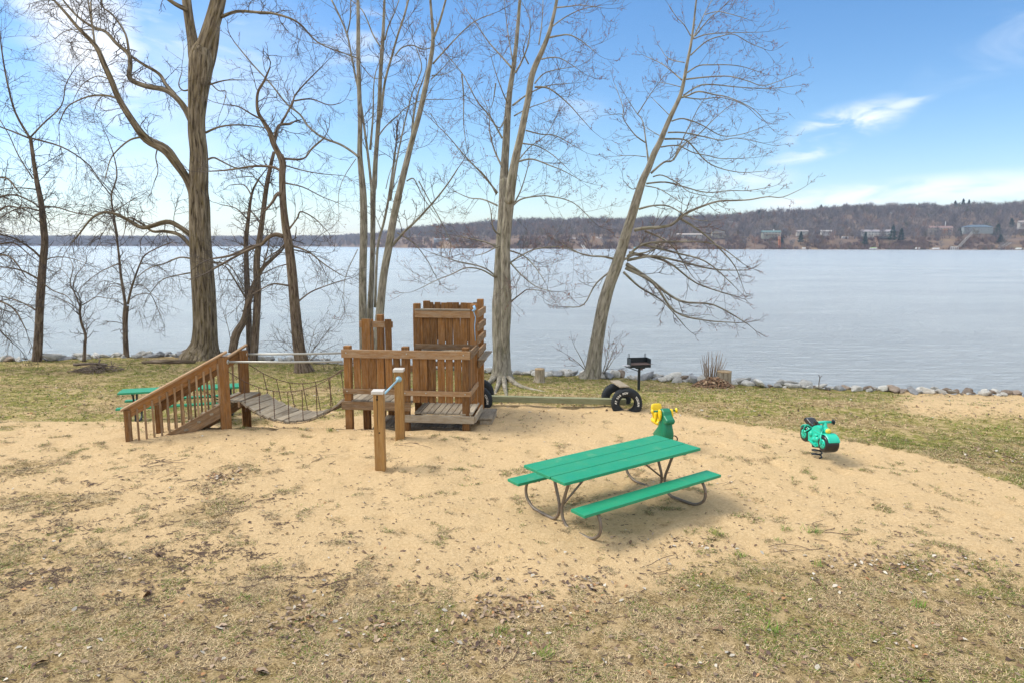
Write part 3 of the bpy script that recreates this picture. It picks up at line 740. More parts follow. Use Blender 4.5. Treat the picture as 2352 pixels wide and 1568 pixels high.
t.line('A',[(925,905),(850,925),(770,990),(720,1060),(690,1180)],14,5,-.6,y0=-.8)
t.line('A',[(735,540),(640,505),(540,560),(490,640)],9,4,.5,y0=-1)
t.line('A',[(1350,875),(1430,840),(1530,825),(1640,830),(1740,845)],16,6,-.9)
t.line('A',[(1355,1055),(1400,1040),(1450,1062),(1540,1105),(1620,1110)],14,6,.7)
t.line('A',[(1440,120),(1550,80),(1680,85),(1800,95),(1950,150),(2080,280),(2240,350)],24,6,-.8)
t.line('A',[(1375,560),(1440,540),(1500,530),(1600,530)],12,5,.5)
t.line('A',[(1370,540),(1430,600),(1480,605),(1465,690)],9,5,-.5)
t.line('A',[(1030,985),(1020,1040),(1035,1130),(1010,1200)],9,5,.3,y0=-.6)
t.line('C',[(1262,360),(1180,350),(1080,390),(980,420),(900,480)],12,5,-.8)
t.line('C',[(1255,450),(1150,470),(1060,500),(980,590)],10,4,.8)
t.line('C',[(1390,380),(1500,400),(1570,500),(1610,590)],11,5,-.5)
t.line('A',[(1250,590),(1200,600),(1170,560),(1190,480)],12,5,-.3)
t.twigs(4.6,1.25,.35,.15,3,curl=.34,smallonly=.14,skip=.2); t.done()
# 5 two thin dark stems and a crooked one behind the stairs
t=Tree((575,828),'twin_stem_tree','two thin dark stems and a crooked one right behind the stairs',BK_brown)
t.line('H',[(250,1480,42),(262,1300,38),(268,1150,38),(264,1000,34),(275,900,30),(292,780,26),(312,620,24),(335,500,20),(352,430,16)],0,0,trunk=True,n=10,dz=.4)
t.line('H',[(228,1480,30),(225,1300,30),(218,1150,30),(212,1000,26),(210,880,24),(222,770,18),(240,640,12),(280,560,8)],0,0,trunk=True,n=9,y0=.4)
t.line('H',[(140,1455,44),(160,1360,44),(200,1290,36),(222,1200,34),(250,1110,28),(290,1030,22),(340,980,18),(390,935,14)],0,0,y0=-.3,dz=.6)
t.line('H',[(205,1170),(150,1080),(110,1020),(60,1000)],10,5,-.8); t.line('H',[(228,1160),(280,1060),(320,930),(325,870)],12,6,.6)
t.line('H',[(220,780),(160,720),(80,700)],8,4,-.7); t.line('H',[(290,800),(240,740),(190,740)],8,4,.6); t.line('H',[(240,660),(200,600),(130,600)],8,4,.6)
t.line('H',[(312,620),(250,560),(190,560)],8,4,-.5)
t.line('H',[(140,1440),(120,1330),(95,1250)],4,2,-.3); t.line('H',[(145,1440),(170,1330),(160,1220)],4,2,.3)
t.twigs(6,.8,.1,.25,3,curl=.34,smallonly=.12); t.done()
# 6 crooked tree behind the bridge
t=Tree((695,853),'crooked_tree','crooked tree with a broken elbow top and knobbly branches behind the chain bridge',BK_brown)
t.line('H',[(505,1545,88),(490,1480,66),(472,1350,56),(458,1200,50),(445,1050,48),(430,920,44),(410,800,38),(398,680,34),(394,560,32),(396,490,34),(382,448,34)],0,0,trunk=True,n=14,flare=flare(7,.35),twig=False)
t.line('H',[(384,455,30),(350,390,30),(330,330,26),(300,280,22),(268,220,17),(268,130,14),(300,70,12),(330,0,8)],0,0,-.6)
t.line('H',[(352,395),(358,345),(378,295),(428,288),(445,280)],20,12,.7); t.line('H',[(385,292),(440,190),(460,140),(510,80),(600,-10)],13,5,.8,y0=.4)
t.line('H',[(300,270),(240,240),(170,200),(100,190)],11,5,-.7,y0=-.3); t.line('H',[(455,170),(540,160),(630,190),(690,180)],9,4,.4,y0=.6)
t.line('H',[(400,862),(360,852),(320,870),(285,905),(230,915),(190,935),(120,962),(40,975)],24,9,.9,n=8)
t.line('H',[(285,905),(200,940),(120,985),(40,1030)],17,9,-.4,y0=.4)
t.line('H',[(390,530),(345,508),(260,503),(170,515),(100,525),(20,530)],15,6,.8); t.line('H',[(408,465),(500,465),(545,415),(600,368)],12,6,-.5)
t.line('H',[(440,910),(520,935),(620,1010),(700,1060)],11,4,-.9); t.line('H',[(470,1200),(540,1145),(640,1105),(720,1080)],9,4,.6)
t.line('H',[(425,1112),(350,1103),(290,1130),(220,1170)],10,4,-.6); t.line('H',[(412,590),(500,610),(600,660),(680,690)],8,3,.7)
t.line('H',[(395,640),(365,650),(345,685),(300,740)],24,8,-.5); t.line('H',[(425,830),(470,770),(490,735),(560,770),(620,830)],10,4,-.4)
t.line('H',[(430,870),(380,930),(310,980),(290,1050)],10,4,.5); t.line('H',[(412,500),(480,520),(580,540),(700,550)],7,3,.5); t.line('H',[(430,1000),(360,1020),(300,1050)],7,3,.4)
t.line('H',[(455,930),(560,960),(620,1060)],7,3,.8)
for a,b in (((480,1500),(400,1390)),((510,1520),(600,1380)),((515,1520),(640,1330)),((515,1530),(560,1340)),((490,1500),(430,1330)),((520,1520),(650,1420))):
    t.line('H',[a,((a[0]*2+b[0])/3,(a[1]*2+b[1])/3-20),b],4,2,random.uniform(-.6,.4))
t.twigs(5.6,.9,.1,.22,3,curl=.38,smallonly=.15,skip=.1); t.done()
# 7 multi stem tree behind the fort
t=Tree((850,846),'multi_stem_tree','tall clump of five smooth grey stems rising from one base behind the fort',BK_grey)
t.mline([('E',375,1230,60),('E',366,960,54),('E',364,700,50),('E',370,400,50),('E',366,170,46),('D',412,1330,46),('D',400,1180,40),('D',402,950,36),('D',395,700,34),('D',388,480,32),('D',387,250,30),('D',385,60,26),('D',382,-60,22)],trunk=True,n=12,dz=.3,twig=False)

t.mline([('E',420,1230,46),('E',412,960,44),('E',425,650,34),('E',430,350,34),('E',430,150,38),('D',512,1420,42),('D',520,1250,37),('D',532,1080,34),('D',548,850,34),('D',556,600,30),('D',570,380,30),('D',580,200,24),('D',587,0,18),('D',590,-60,16)],trunk=True,n=12,y0=.5,dz=.4,twig=False)

t.mline([('E',450,1230,60),('E',475,950,56),('E',500,700,50),('E',535,500,50),('E',565,320,48),('E',600,160,48),('D',690,1530,52),('D',745,1300,48),('D',800,1080,42),('D',855,880,40),('D',900,680,40),('D',938,480,34),('D',958,340,30),('D',955,200,22),('D',945,90,20),('D',935,-40,18)],trunk=True,n=14,y0=-.4,dz=-.4,twig=False)

t.line('D',[(965,290),(1000,200),(1030,100),(1062,-20)],20,14,-.5,y0=-.8)
t.line('D',[(495,1500),(470,1250),(430,950),(400,750),(360,560),(330,400),(300,265),(240,120),(180,0)],22,12,.8,n=8)
t.line('D',[(300,265),(325,150),(330,0)],12,9,-.4,y0=.8)
t.line('D',[(480,1150),(500,900),(505,680),(520,560),(552,470)],20,6,.5,y0=.3,n=8)
t.line('D',[(560,900),(590,640),(640,450),(690,270),(740,120),(775,-20)],20,14,-.9,y0=.5,n=8)
t.line('D',[(555,360),(500,270),(460,170),(415,80),(340,10)],13,7,.7,y0=.9); t.line('D',[(590,310),(620,200),(660,110),(700,0)],14,7,-.5,y0=.8)
t.line('E',[(445,900),(460,520),(500,350),(530,200),(560,0),(575,-120)],18,15,.4,y0=.2,n=8)
t.line('D',[(635,1540),(680,1250),(740,960),(800,720),(850,600),(872,500),(830,370)],16,7,-.6,n=8)
t.line('D',[(800,1100),(810,900),(850,700),(870,650),(905,540)],24,8,.2,y0=-.2,n=8)
t.line('E',[(560,490),(640,400),(700,345),(830,205),(920,90),(985,-10)],20,8,-1.2)
t.line('D',[(390,1205),(340,1165),(250,1110),(130,1065),(60,1020),(0,965),(-60,880),(-160,800),(-280,650),(-420,500),(-560,330)],20,9,1.6)
t.line('D',[(120,1065),(50,1120),(0,1170),(-60,1200)],9,4,.4,y0=1)
t.line('D',[(540,1050),(600,970),(690,890),(750,830),(850,780),(930,765),(1090,765)],12,5,1.0,y0=.4)
t.line('D',[(670,430),(720,370),(800,350),(880,380),(940,370)],11,8,.3,y0=-.2)
t.line('D',[(945,610),(1020,540),(1090,460)],10,5,.8,y0=-.6); t.line('D',[(960,490),(1040,400),(1180,250),(1290,160),(1410,110)],14,6,-.9,y0=-.7)
t.line('D',[(950,580),(1050,570),(1140,520)],8,4,.7,y0=-.6); t.line('D',[(380,450),(250,400),(150,350),(0,325)],10,4,-.7,y0=.3)
t.line('D',[(760,1390),(810,1370),(850,1440),(890,1520),(960,1620)],11,5,.5,y0=-.3); t.line('E',[(730,70),(800,200),(880,340),(940,480),(930,560)],9,4,.5,y0=-.5)
t.line('E',[(330,520),(250,700),(240,850)],6,3,-.6); t.line('D',[(370,1220),(280,1360),(240,1480),(240,1600)],7,4,-.6); t.line('D',[(940,870),(1000,980),(960,1080)],6,3,.5)
t.line('D',[(860,900),(900,760),(1000,620)],8,3,.5,y0=-.4); t.line('E',[(590,410),(700,480),(780,580),(840,690)],9,4,.6,y0=-.2)
t.line('D',[(600,1450),(640,1300),(720,1180),(800,1150)],7,3,.7); t.line('D',[(410,500),(500,600),(590,600)],8,5,.3,y0=.3)
t.twigs(2.7,1.05,.05,.3,3,curl=.2,smallonly=.12,buds=.22,skip=.15); t.done(BK_twigm)
# 8 twin trunk tree with exposed roots
t=Tree((1150,868),'twin_trunk_tree','tall grey tree with two fused trunks and surface roots right of fort',BK_grey)
t.mline([('E',1275,1385,180),('E',1274,1330,132),('E',1275,1250,116),('E',1272,1120,114),('E',1270,1000,118),('E',1270,870,116),('E',1272,780,104),('E',1265,650,82),('E',1275,500,84),('E',1288,350,86),('E',1296,200,84),('E',1300,60,80),('D',1500,1450,72),('D',1508,1300,62),('D',1518,1120,56),('D',1530,900,50),('D',1545,720,42),('D',1572,540,36),('D',1596,340,30),('D',1612,150,26),('D',1628,-60,20)],trunk=True,n=24,flare=flare(14,.4),dz=.5,twig=False)
t.mline([('E',1296,1200,20),('E',1300,1100,56),('E',1305,850,72),('E',1302,700,64),('E',1300,500,62),('E',1312,330,66),('E',1325,180,72),('D',1545,1550,76),('D',1562,1400,74),('D',1592,1220,62),('D',1630,1050,54),('D',1660,900,50),('D',1690,750,48),('D',1712,600,46),('D',1745,500,44),('D',1795,390,38),('D',1845,260,32),('D',1880,130,26),('D',1915,-40,22)],trunk=True,n=14,y0=-.12,dz=-.9,twig=False)


for a in ([(1240,1360),(1190,1400),(1150,1440),(1130,1460)],[(1310,1360),(1380,1410),(1450,1430),(1560,1450)],[(1290,1370),(1300,1440),(1310,1480)],[(1265,1370),(1250,1420),(1225,1470)],[(1250,1360),(1200,1385),(1120,1400)]):
    g=[onground(CR['E'][0]+x*.35,CR['E'][1]+y*.35)-t.b for x,y in a]; g=catmull(g,4); m=len(g); t.trunk.tube([p+Vector((0,0,.05-.06*i/m)) for i,p in enumerate(g)],[.09*(1-.8*i/m) for i in range(m)],8)
for L_ in ([(1455,1480),(1350,1350),(1200,1190),(1080,1050),(980,950),(900,870)],[(1490,1280),(1430,1150),(1392,1000),(1390,860),(1330,740)],[(1490,1060),(1400,900),(1300,780),(1230,650),(1180,560),(1080,440),(1000,340)],[(1520,900),(1470,980),(1400,920),(1340,870)],[(1560,520),(1480,430),(1390,330),(1300,200),(1200,60)],[(1440,640),(1420,780),(1400,830)],[(1530,790),(1490,700),(1440,560),(1400,420)],[(1180,570),(1195,750),(1195,950),(1220,1150)],
 [(1570,470),(1540,300),(1520,150),(1500,-20)],[(1590,560),(1640,470),(1690,330),(1700,150),(1640,20)],[(1690,490),(1650,380),(1700,240)],[(1770,340),(1790,200),(1800,60),(1800,-20)],
 [(1610,1240),(1720,1220),(1860,1270),(1960,1310),(2090,1380)],[(1740,640),(1790,580),(1860,545),(2050,510)],[(1790,455),(1880,440),(1960,460),(2090,545)],[(1845,290),(1920,275),(2000,268),(2090,310),(2200,400)],[(1865,210),(1960,140),(2090,75),(2250,40)],[(1570,810),(1660,740),(1750,690),(1850,655),(2000,640)],[(1740,668),(1850,680),(1990,790),(2090,900),(2180,1000)],[(1670,1000),(1790,1030),(1900,1040),(2060,1130)],[(1580,890),(1690,830),(1800,790),(1880,760)],[(1640,1100),(1760,1120),(1880,1190),(2000,1300)],[(1590,1260),(1700,1130),(1830,1030),(1900,900)],[(1900,60),(2000,50),(2100,40),(2250,60)]):
    t.line('D',L_,12 if len(L_)<5 else 16,4,random.uniform(-1.4,1.4))
for L_ in ([(1245,700),(1180,650),(1100,620),(1000,600),(900,570),(800,535)],[(1240,155),(1190,70),(1130,0),(1060,-60)],[(1340,240),(1400,190),(1500,170),(1600,170),(1750,215),(1880,340)],[(1305,650),(1340,600),(1420,550),(1500,515),(1650,500),(1780,540),(1880,560)],[(1325,870),(1400,810),(1450,780),(1540,790)],[(1345,240),(1400,130),(1440,0),(1460,-100)],[(1230,700),(1140,650),(1040,640),(950,680),(850,720),(750,770)],[(1240,500),(1170,470),(1080,450),(980,430)],[(1310,520),(1420,560),(1500,640),(1560,730)],[(1245,230),(1150,190),(1060,180),(950,130)],[(1320,590),(1400,680),(1500,760),(1600,790)],[(1260,420),(1220,380),(1200,250),(1180,200)],[(1310,520),(1250,500),(1170,540),(1100,560)]):
    t.line('E',L_,12,4,random.uniform(-1.3,1.3))
t.twigs(3.9,.95,.05,.32,3,curl=.17,smallonly=.12,buds=.3,skip=.12); t.done(BK_twigm)
# 9 leaning tree
t=Tree((1357,866),'leaning_tree','tree leaning to the right with long fine drooping branches, between the two stumps',BK_grey)
t.mline([('E',1858,1365,150),('E',1872,1320,112),('E',1886,1220,94),('E',1905,1100,86),('E',1925,980,84),('E',1950,860,82),('E',1985,740,76),('E',2030,620,74),('E',2062,520,70),('E',2095,400,64),('E',2130,290,60),('E',2160,190,56),('F',633,1180,48),('F',668,1105,43),('F',705,1010,40),('F',745,930,36),('F',790,820,32),('F',835,720,28),('F',880,620,25),('F',905,510,22),('F',925,400,19),('F',945,300,17),('F',962,180,13),('F',975,60,11),('F',985,-30,9)],trunk=True,n=18,flare=flare(12,.35),dz=-.6,twig=False)

RR=[([(578,1510),(640,1498),(720,1492),(820,1475),(900,1410),(1000,1362),(1120,1322),(1230,1315),(1330,1310),(1450,1290),(1550,1292),(1670,1240)],24),([(608,1372),(700,1350),(800,1352),(900,1405),(980,1440),(1060,1450)],14),([(655,1205),(780,1195),(900,1225),(1050,1262),(1200,1250),(1320,1250),(1450,1230)],12),([(688,1135),(770,1065),(830,1050),(900,950),(1000,880),(1100,780),(1190,700)],16),([(835,1050),(900,900),(950,800),(1000,700),(1035,650)],11),([(775,912),(900,915),(960,960),(1040,1050),(1130,1100),(1270,1130),(1400,1125)],13),([(750,965),(860,955),(960,1000),(1060,1020),(1150,1040),(1340,1035)],10),([(795,870),(900,870),(1050,900),(1150,920),(1250,905),(1430,940)],11),([(820,795),(900,778),(1020,820),(1150,890),(1280,880),(1400,840)],10),([(885,640),(930,625),(1000,600),(1100,620),(1200,640),(1350,710),(1430,790)],13),([(900,625),(1000,562),(1100,555),(1250,570),(1450,580),(1610,565)],11),([(915,520),(1050,505),(1200,500),(1320,530),(1430,560),(1600,500)],11),([(925,475),(1000,430),(1100,425),(1200,425),(1300,440),(1420,480)],10),([(945,362),(1050,270),(1150,235),(1230,225),(1330,280),(1440,325)],10),([(965,255),(1050,225),(1180,215),(1400,210)],9),([(955,260),(1000,170),(1040,80),(1085,0)],11),([(975,235),(1060,130),(1130,70),(1200,0)],9),([(1040,95),(1120,75),(1200,90),(1310,122)],7),([(890,635),(1010,650),(1150,640),(1300,690),(1380,760)],9),([(650,1220),(740,1240),(840,1300),(900,1340)],8),([(700,1160),(760,1150),(860,1200),(940,1260),(1080,1290)],9),
 ([(672,1085),(655,950),(632,800),(590,740),(530,650)],14),([(648,935),(580,885),(510,790),(495,750),(410,755)],10),([(598,748),(680,620),(740,540),(790,480)],8),([(888,525),(800,450),(740,410),(650,370)],10),([(945,235),(900,160),(850,110),(800,30)],8),([(655,1030),(560,1020),(470,1025)],6),([(760,900),(690,860),(640,830)],7),([(905,410),(800,385),(750,320)],7),([(880,570),(800,550),(740,540)],6),([(500,770),(500,700),(450,560)],6),([(600,1230),(560,1240),(510,1190)],7),([(820,770),(770,720),(700,650)],7)]
for L_,w0 in RR: t.line('F',L_,w0,3.5,random.uniform(-1.5,1.5))
for L_,w0 in (([(2075,585),(2150,550),(2240,530),(2330,480)],16),([(1440,598),(1500,588),(1560,600),(1640,618),(1710,620)],7),([(1438,606),(1490,640),(1560,690),(1640,700),(1720,745)],9),([(1436,615),(1500,650),(1550,715),(1620,735),(1690,740)],8),([(1445,580),(1530,600),(1600,650),(1690,680)],7),([(1425,600),(1390,590),(1340,585),(1290,560)],6),([(1420,610),(1370,650),(1340,700),(1300,705)],5),([(1440,590),(1480,560),(1560,555),(1640,560),(1700,600)],6),([(1470,560),(1550,580),(1620,600),(1680,650)],6),([(1432,625),(1470,660),(1520,690),(1570,745)],6),([(1480,530),(1540,560),(1580,620)],5),([(1560,500),(1620,540),(1680,600),(1700,640)],6)):
    if L_[0][0]>1800: t.line('E',L_,w0,5,random.uniform(-.8,.8))
    else: t.line('O',L_,w0,2,random.uniform(-1.4,.8))
for a,b in (((1385,860),(1408,805)),((1383,860),(1412,820)),((1350,858),(1322,800)),((1345,850),(1318,825)),((1384,858),(1398,790))):
    t.line('O',[a,((a[0]+b[0])/2+2,(a[1]+b[1])/2),b],2.5,1.2,random.uniform(-.5,.3))
t.twigs(3.8,.68,.12,.3,3,curl=.15,smallonly=.12,buds=.3,skip=.12,spread=.7); t.done(BK_twigm)
def flat0(name,c,r=.8):
    m,_,b=mat(name); b.inputs['Base Color'].default_value=(*c,1); b.inputs['Roughness'].default_value=r; return m
# ------------------------------------------------------------------ wooden play structure
PO=Vector((-3.42,13.66,0)); th=R(-5.5); PU=Vector((math.cos(th),math.sin(th),0)); PV=Vector((-math.sin(th),math.cos(th),0))
play=empty('play_structure',PO,0,'brown wooden play structure with stairs, chain bridge, fort and lookout tower','playground structure')
def W_(u,v,z): return PU*u+PV*v+Vector((0,0,z))
def pt(name,m,fn,bev=.004,parent=play):
    b=MB(); fn(b); return b.build(name,m,parent,bevel=bev)
def post(u,v,z0,z1,w=.14,m=WD):
    pt('post',m,lambda b:b.beam(W_(u,v,z0),W_(u,v,z1),w,w,PV),.008)
def rail(name,a,b_,w,h,m=WD_rail,up=(0,0,1)): pt(name,m,lambda b:b.beam(W_(*a),W_(*b_),w,h,up))
def pickets(name,u0,u1,v,z0,z1,n,wd,gapn=.0,m=WD,thk=.03,axis='u',skip=(),jit=.012,hj=.0):
    def fn(b):
        for i in range(n):
            if i in skip: continue
            c=u0+(u1-u0)*(i+.5)/n+random.uniform(-jit,jit); a=random.uniform(-hj,hj)
            tl=random.uniform(-.006,.006)
            p0,p1=((c-tl,v,z0+a),(c+tl,v,z1+a*.3)) if axis=='u' else ((v,c-tl,z0+a),(v,c+tl,z1+a*.3))
            if axis=='u': b.beam(W_(*p0),W_(*p1),thk*1.0,wd,PU)
            else: b.beam(W_(*p0),W_(*p1),thk*1.0,wd,PV)
    pt(name,m,fn,.003)
# front fence line (v=0)
for u in (.07,1.27,2.50): post(u,.07,-.12,1.68)
rail('top_rail',(-.03,-.02,1.535),(2.60,-.02,1.535),.04,.165)
rail('lower_rail',(-.02,-.02,.765),(1.20,-.02,.765),.04,.10); rail('lower_rail',(1.203,-.02,.75),(2.60,-.02,.75),.04,.10)
pickets('picket_panel',.02,1.17,.035,.80,1.46,7,.142,thk=.03)
pickets('picket_panel',1.22,2.43,.035,.55,1.46,7,.142,thk=.03)
rail('rim_board',(-.05,-.03,.47),(1.38,-.03,.47),.045,.17); rail('rim_board',(1.24,-.03,.225),(2.68,-.03,.225),.045,.15,WD_grey)
rail('side_rim_board',(2.69,.0,.235),(2.69,1.02,.235),.04,.14,WD_grey)
def deck(name,u0,u1,v0,v1,z,n,m=WD_grey):
    def fn(b):
        for i in range(n):
            a=u0+(u1-u0)*(i+.5)/n; wd=(u1-u0)/n-.012
            b.beam(W_(a,v0+random.uniform(-.012,.012),z+random.uniform(-.003,.003)),W_(a,v1,z),wd,.035)
    pt(name,m,fn,.003)
deck('upper_deck',.02,1.40,.03,1.35,.545,9); deck('lower_deck',1.44,2.64,.0,1.0,.33,9); deck('ground_deck',.52,2.5,.32,1.35,-.055,12)
rail('ground_beam',(.5,.28,-.12),(2.5,.28,-.12),.08,.14,WD_grey)
# back of the fort
for u,v,z1 in ((.28,.58,.52),(.62,1.30,.52),(1.30,1.0,2.47),(2.53,.97,2.47),(1.30,1.95,2.45),(2.53,1.95,2.50),(.40,1.32,2.19)): post(u,v,-.35,z1,m=WD)
rail('back_rail',(.55,1.24,1.02),(1.3,1.24,1.02),.04,.14); rail('back_rail',(1.35,1.9,1.02),(2.5,1.9,1.02),.04,.10)
# right side fence of the front box
rail('side_rail',(2.60,-.02,1.535),(2.60,1.0,1.535),.04,.165); rail('side_rail',(2.60,-.02,.76),(2.60,1.0,.76),.04,.10)
pickets('side_picket_panel',.10,.92,2.555,.50,1.46,5,.14,axis='v')
# three tall boards at the back left
def gate(b):
    b.beam(W_(.10,1.22,.5),W_(.10,1.22,2.10),.03,.19,PU); b.beam(W_(.225,1.27,.5),W_(.225,1.27,2.09),.06,.045,PU)
    b.beam(W_(.60,1.22,.5),W_(.60,1.22,2.10),.03,.145,PU)
pt('gate_board',WD,gate); rail('gate_rail',(-.06,1.26,1.98),(.69,1.26,1.98),.04,.14)
# lookout tower
rail('tower_rail',(1.27,.93,2.25),(2.56,.93,2.25),.04,.15); rail('tower_rail',(1.27,.92,1.56),(2.56,.92,1.56),.05,.11)
rail('tower_cap',(1.27,.95,2.345),(2.56,.95,2.345),.10,.03,WD_grey)
pickets('tower_picket_panel',1.27,2.56,.985,1.60,2.25,8,.152,thk=.03,hj=.012)
pickets('tower_back_panel',1.33,2.52,1.90,1.55,2.42,8,.135,thk=.03,hj=.02)
rail('tower_back_rail',(1.27,1.97,2.3),(2.6,1.97,2.3),.04,.14)
rail('tower_side_board',(1.235,.95,1.9),(1.235,1.95,1.9),.03,.7)
for z in (2.26,1.98,1.71,1.43): rail('climbing_slat',(2.625,.90,z),(2.625,2.03,z),.045,.15,WD_rail)
deck('tower_floor',1.3,2.52,1.0,1.95,1.42,8)
rail('side_ledge',(2.70,.88,1.30),(2.70,2.05,1.30),.16,.03,WD_grey); rail('side_ledge_board',(2.645,.88,1.20),(2.645,2.0,1.20),.04,.15)
def stp(b):
    b.beam(W_(2.82,.55,.10),W_(2.82,1.45,.10),.30,.04); b.beam(W_(2.83,.57,.0),W_(2.83,1.42,.0),.26,.14)
pt('side_step',WD_grey,stp)
def rope(b):
    b.tube([W_(2.56,.86,2.36),W_(2.55,.85,2.30),W_(2.58,.87,2.2),W_(2.56,.87,2.0),W_(2.575,.87,1.7)],.009,6); b.tube([W_(2.55,.84,2.44),W_(2.58,.82,2.38),W_(2.53,.82,2.33)],.028,6)
M_rope=paint('blue white rope',(.25,.45,.68),.8,(.8,.8,.8)); pt('rope',M_rope,rope,0)
def bolts(b):
    for u,z in ((.07,1.55),(1.32,1.55),(2.47,1.54),(.07,.765),(1.27,.75),(2.5,.75),(.07,.48),(1.22,.48),(1.3,.23),(1.7,.76)): b.lathe([(.0,-.006),(.014,-.006),(.014,.004),(.0,.006)],W_(u,-.045,z),Matrix.Rotation(R(90),3,'X'),8)
pt('bolt',M_galv,bolts,0)
# stairs
FSg,RSg=Vector((-5.77,13.42,0)),Vector((-5.68,14.25,0)); FLg,RLg=Vector((-7.29,12.62,0)),Vector((-7.04,13.27,0))
def L_(p,z): return Vector((p.x,p.y,z))-PO
def bm_(name,a,b_,w,h,m=WD,up=(0,0,1),bev=.004,par=play): 
    b=MB(); b.beam(a,b_,w,h,up); return b.build(name,m,par,bevel=bev)
dS=(FLg-FSg).normalized(); dR=(RLg-RSg).normalized(); pS=Vector((-dS.y,dS.x,0))
bm_('stair_post',L_(FSg,-.1),L_(FSg,1.50),.20,.15,WD,pS,.008); bm_('stair_post',L_(RSg,-.35),L_(RSg,1.50),.17,.15,WD,pS,.008)
bm_('stair_post',L_(FLg,-.1),L_(FLg,.62),.12,.15,WD,pS,.008); bm_('stair_post',L_(RLg,-.1),L_(RLg,.58),.14,.15,WD,pS,.008)
for A,B_,d,s_,z0,z1 in ((FSg,FLg,dS,1,1.55,.66),(RSg,RLg,dR,-1,1.56,.60)):
    o_=pS*(.07*s_)
    bm_('handrail',L_(A-d*.09,z0+.05)+o_*.3,L_(B_+d*.10,z1-.045)+o_*.3,.13,.035,WD_rail)
    rb=bm_('stair_rail_board',L_(A,z0-.115)+o_*.35,L_(B_,z1-.115)+o_*.35,.035,.19,WD)
    L=(B_-A).length; nb=13
    for i in range(nb):
        f=(i+.75)/nb; q=A.lerp(B_,f); ztop=z0+(z1-z0)*f-.12; zb=.60-.55*f*L+.03; zb=max(zb,-.08)
        bm_('baluster',L_(q,zb)+o_*.85,L_(q,ztop)+o_*.85,.038,.038,WD_rail,pS,.002)
    e=A+d*1.22
    bm_('stringer',L_(A,.46)+o_*.3,L_(e,.46-.61*1.0)+o_*.3,.045,.25,WD_rail)
for k in range(6):
    f=.12+.235*k; z=.50-.13*k
    if z<-.2: break
    a=FSg+dS*f; b2=RSg+dR*f; b=MB()
    b.beam(L_(a,z)+pS*.0,L_(b2,z),.26,.04)
    b.build('stair_tread',WD_grey,play,bevel=.003)
    b=MB(); b.beam(L_(a+dS*-.12,z+.07),L_(b2+dR*-.12,z+.07),.02,.10); b.build('stair_riser',WD,play)
def plat(b):
    for i in range(4):
        f=-.09-.125*i+.0; b.beam(L_(FSg-dS*.0+Vector((-.12+.125*i,.0,0)),.585),L_(RSg+Vector((-.12+.125*i,.05,0)),.585),.115,.035)
pt('stair_landing',WD_grey,plat,.003)
bm_('landing_rim',L_(FSg+Vector((.28,-.02,0)),.53),L_(RSg+Vector((.30,.05,0)),.53),.04,.12,WD_rail)
# bridge
x0,x1=FSg.x+.34,PO.x-.02
def bz(t,s=.43): return .575-s*(1-(2*t-1)**2)
NP=15
for i in range(NP):
    t=(i+.5)/NP; dt=.5/NP
    a=Vector((x0+(x1-x0)*t,13.40+.25*t,bz(t))); sl=(bz(t+dt)-bz(t-dt))/((x1-x0)*2*dt)
    b=MB(); up=Vector((-sl,0,1)).normalized()
    wd=math.hypot((x1-x0)/NP,(x1-x0)/NP*sl)*.93
    tw=random.uniform(-.012,.012)
    b.beam(a-PO+Vector((-.02,0,tw)),a-PO+Vector((.20,.86,-tw)),wd,.045,up); b.build('bridge_plank',WD_grey,play,bevel=.004)
def chain(name,pts,r=.011):
    pts=catmull([Vector(p) for p in pts],6); L=0; out=[];rad=[]
    step=.022
    acc=[0]
    for i in range(1,len(pts)): acc.append(acc[-1]+(pts[i]-pts[i-1]).length)
    n=int(acc[-1]/step); 
    for i in range(n+1):
        s=acc[-1]*i/n; j=0
        while j<len(acc)-2 and acc[j+1]<s: j+=1
        out.append(pts[j].lerp(pts[j+1],(s-acc[j])/max(1e-6,acc[j+1]-acc[j]))); rad.append(r if i%2 else r*.45)
    b=MB(); b.tube(out,rad,5); b.build(name,M_chain,play,fix=False)
for yy,off in ((13.40,0.0),(14.24,.20)):
    sx0=(FSg.x if yy<14 else RSg.x)+.10; top=[(sx0+(x1+off*.2-sx0)*t,yy+.25*t,1.21-.44*(1-(2*t-1)**2)) for t in [k/8 for k in range(9)]]
    chain('suspension_chain',[Vector(p)-PO for p in top])
    chain('deck_chain',[Vector((x0+off+(x1-x0)*t,yy+.25*t,bz(t)-.035))-PO for t in [k/8 for k in range(9)]],.009)
    for k in range(1,8):
        t=k/8+.01; a=Vector((sx0+(x1-sx0)*t,yy+.25*t,1.21-.44*(1-(2*t-1)**2))); c=Vector((x0+off*.8+(x1-x0)*t,yy+.25*t,bz(t)))
        if yy>14: c.x=a.x*.6+c.x*.4
        else: c.x=a.x
        chain('chain_dropper',[a-PO,(a+c)/2-PO,c-PO],.012)
def pipe(a,b_):
    b=MB(); b.tube([a,a.lerp(b_,.5)+Vector((0,0,-.012)),b_],.021,10); b.lathe([(0,0),(.05,0),(.05,.012),(0,.012)],a,Matrix.Rotation(R(90),3,'Y'),14); b.build('guard_pipe',M_galv,play,fix=False)
pipe(Vector((-5.66,13.40,1.40))-PO,Vector((-3.43,13.62,1.375))-PO); pipe(Vector((-5.60,14.25,1.415))-PO,Vector((-3.36,14.62,1.40))-PO)
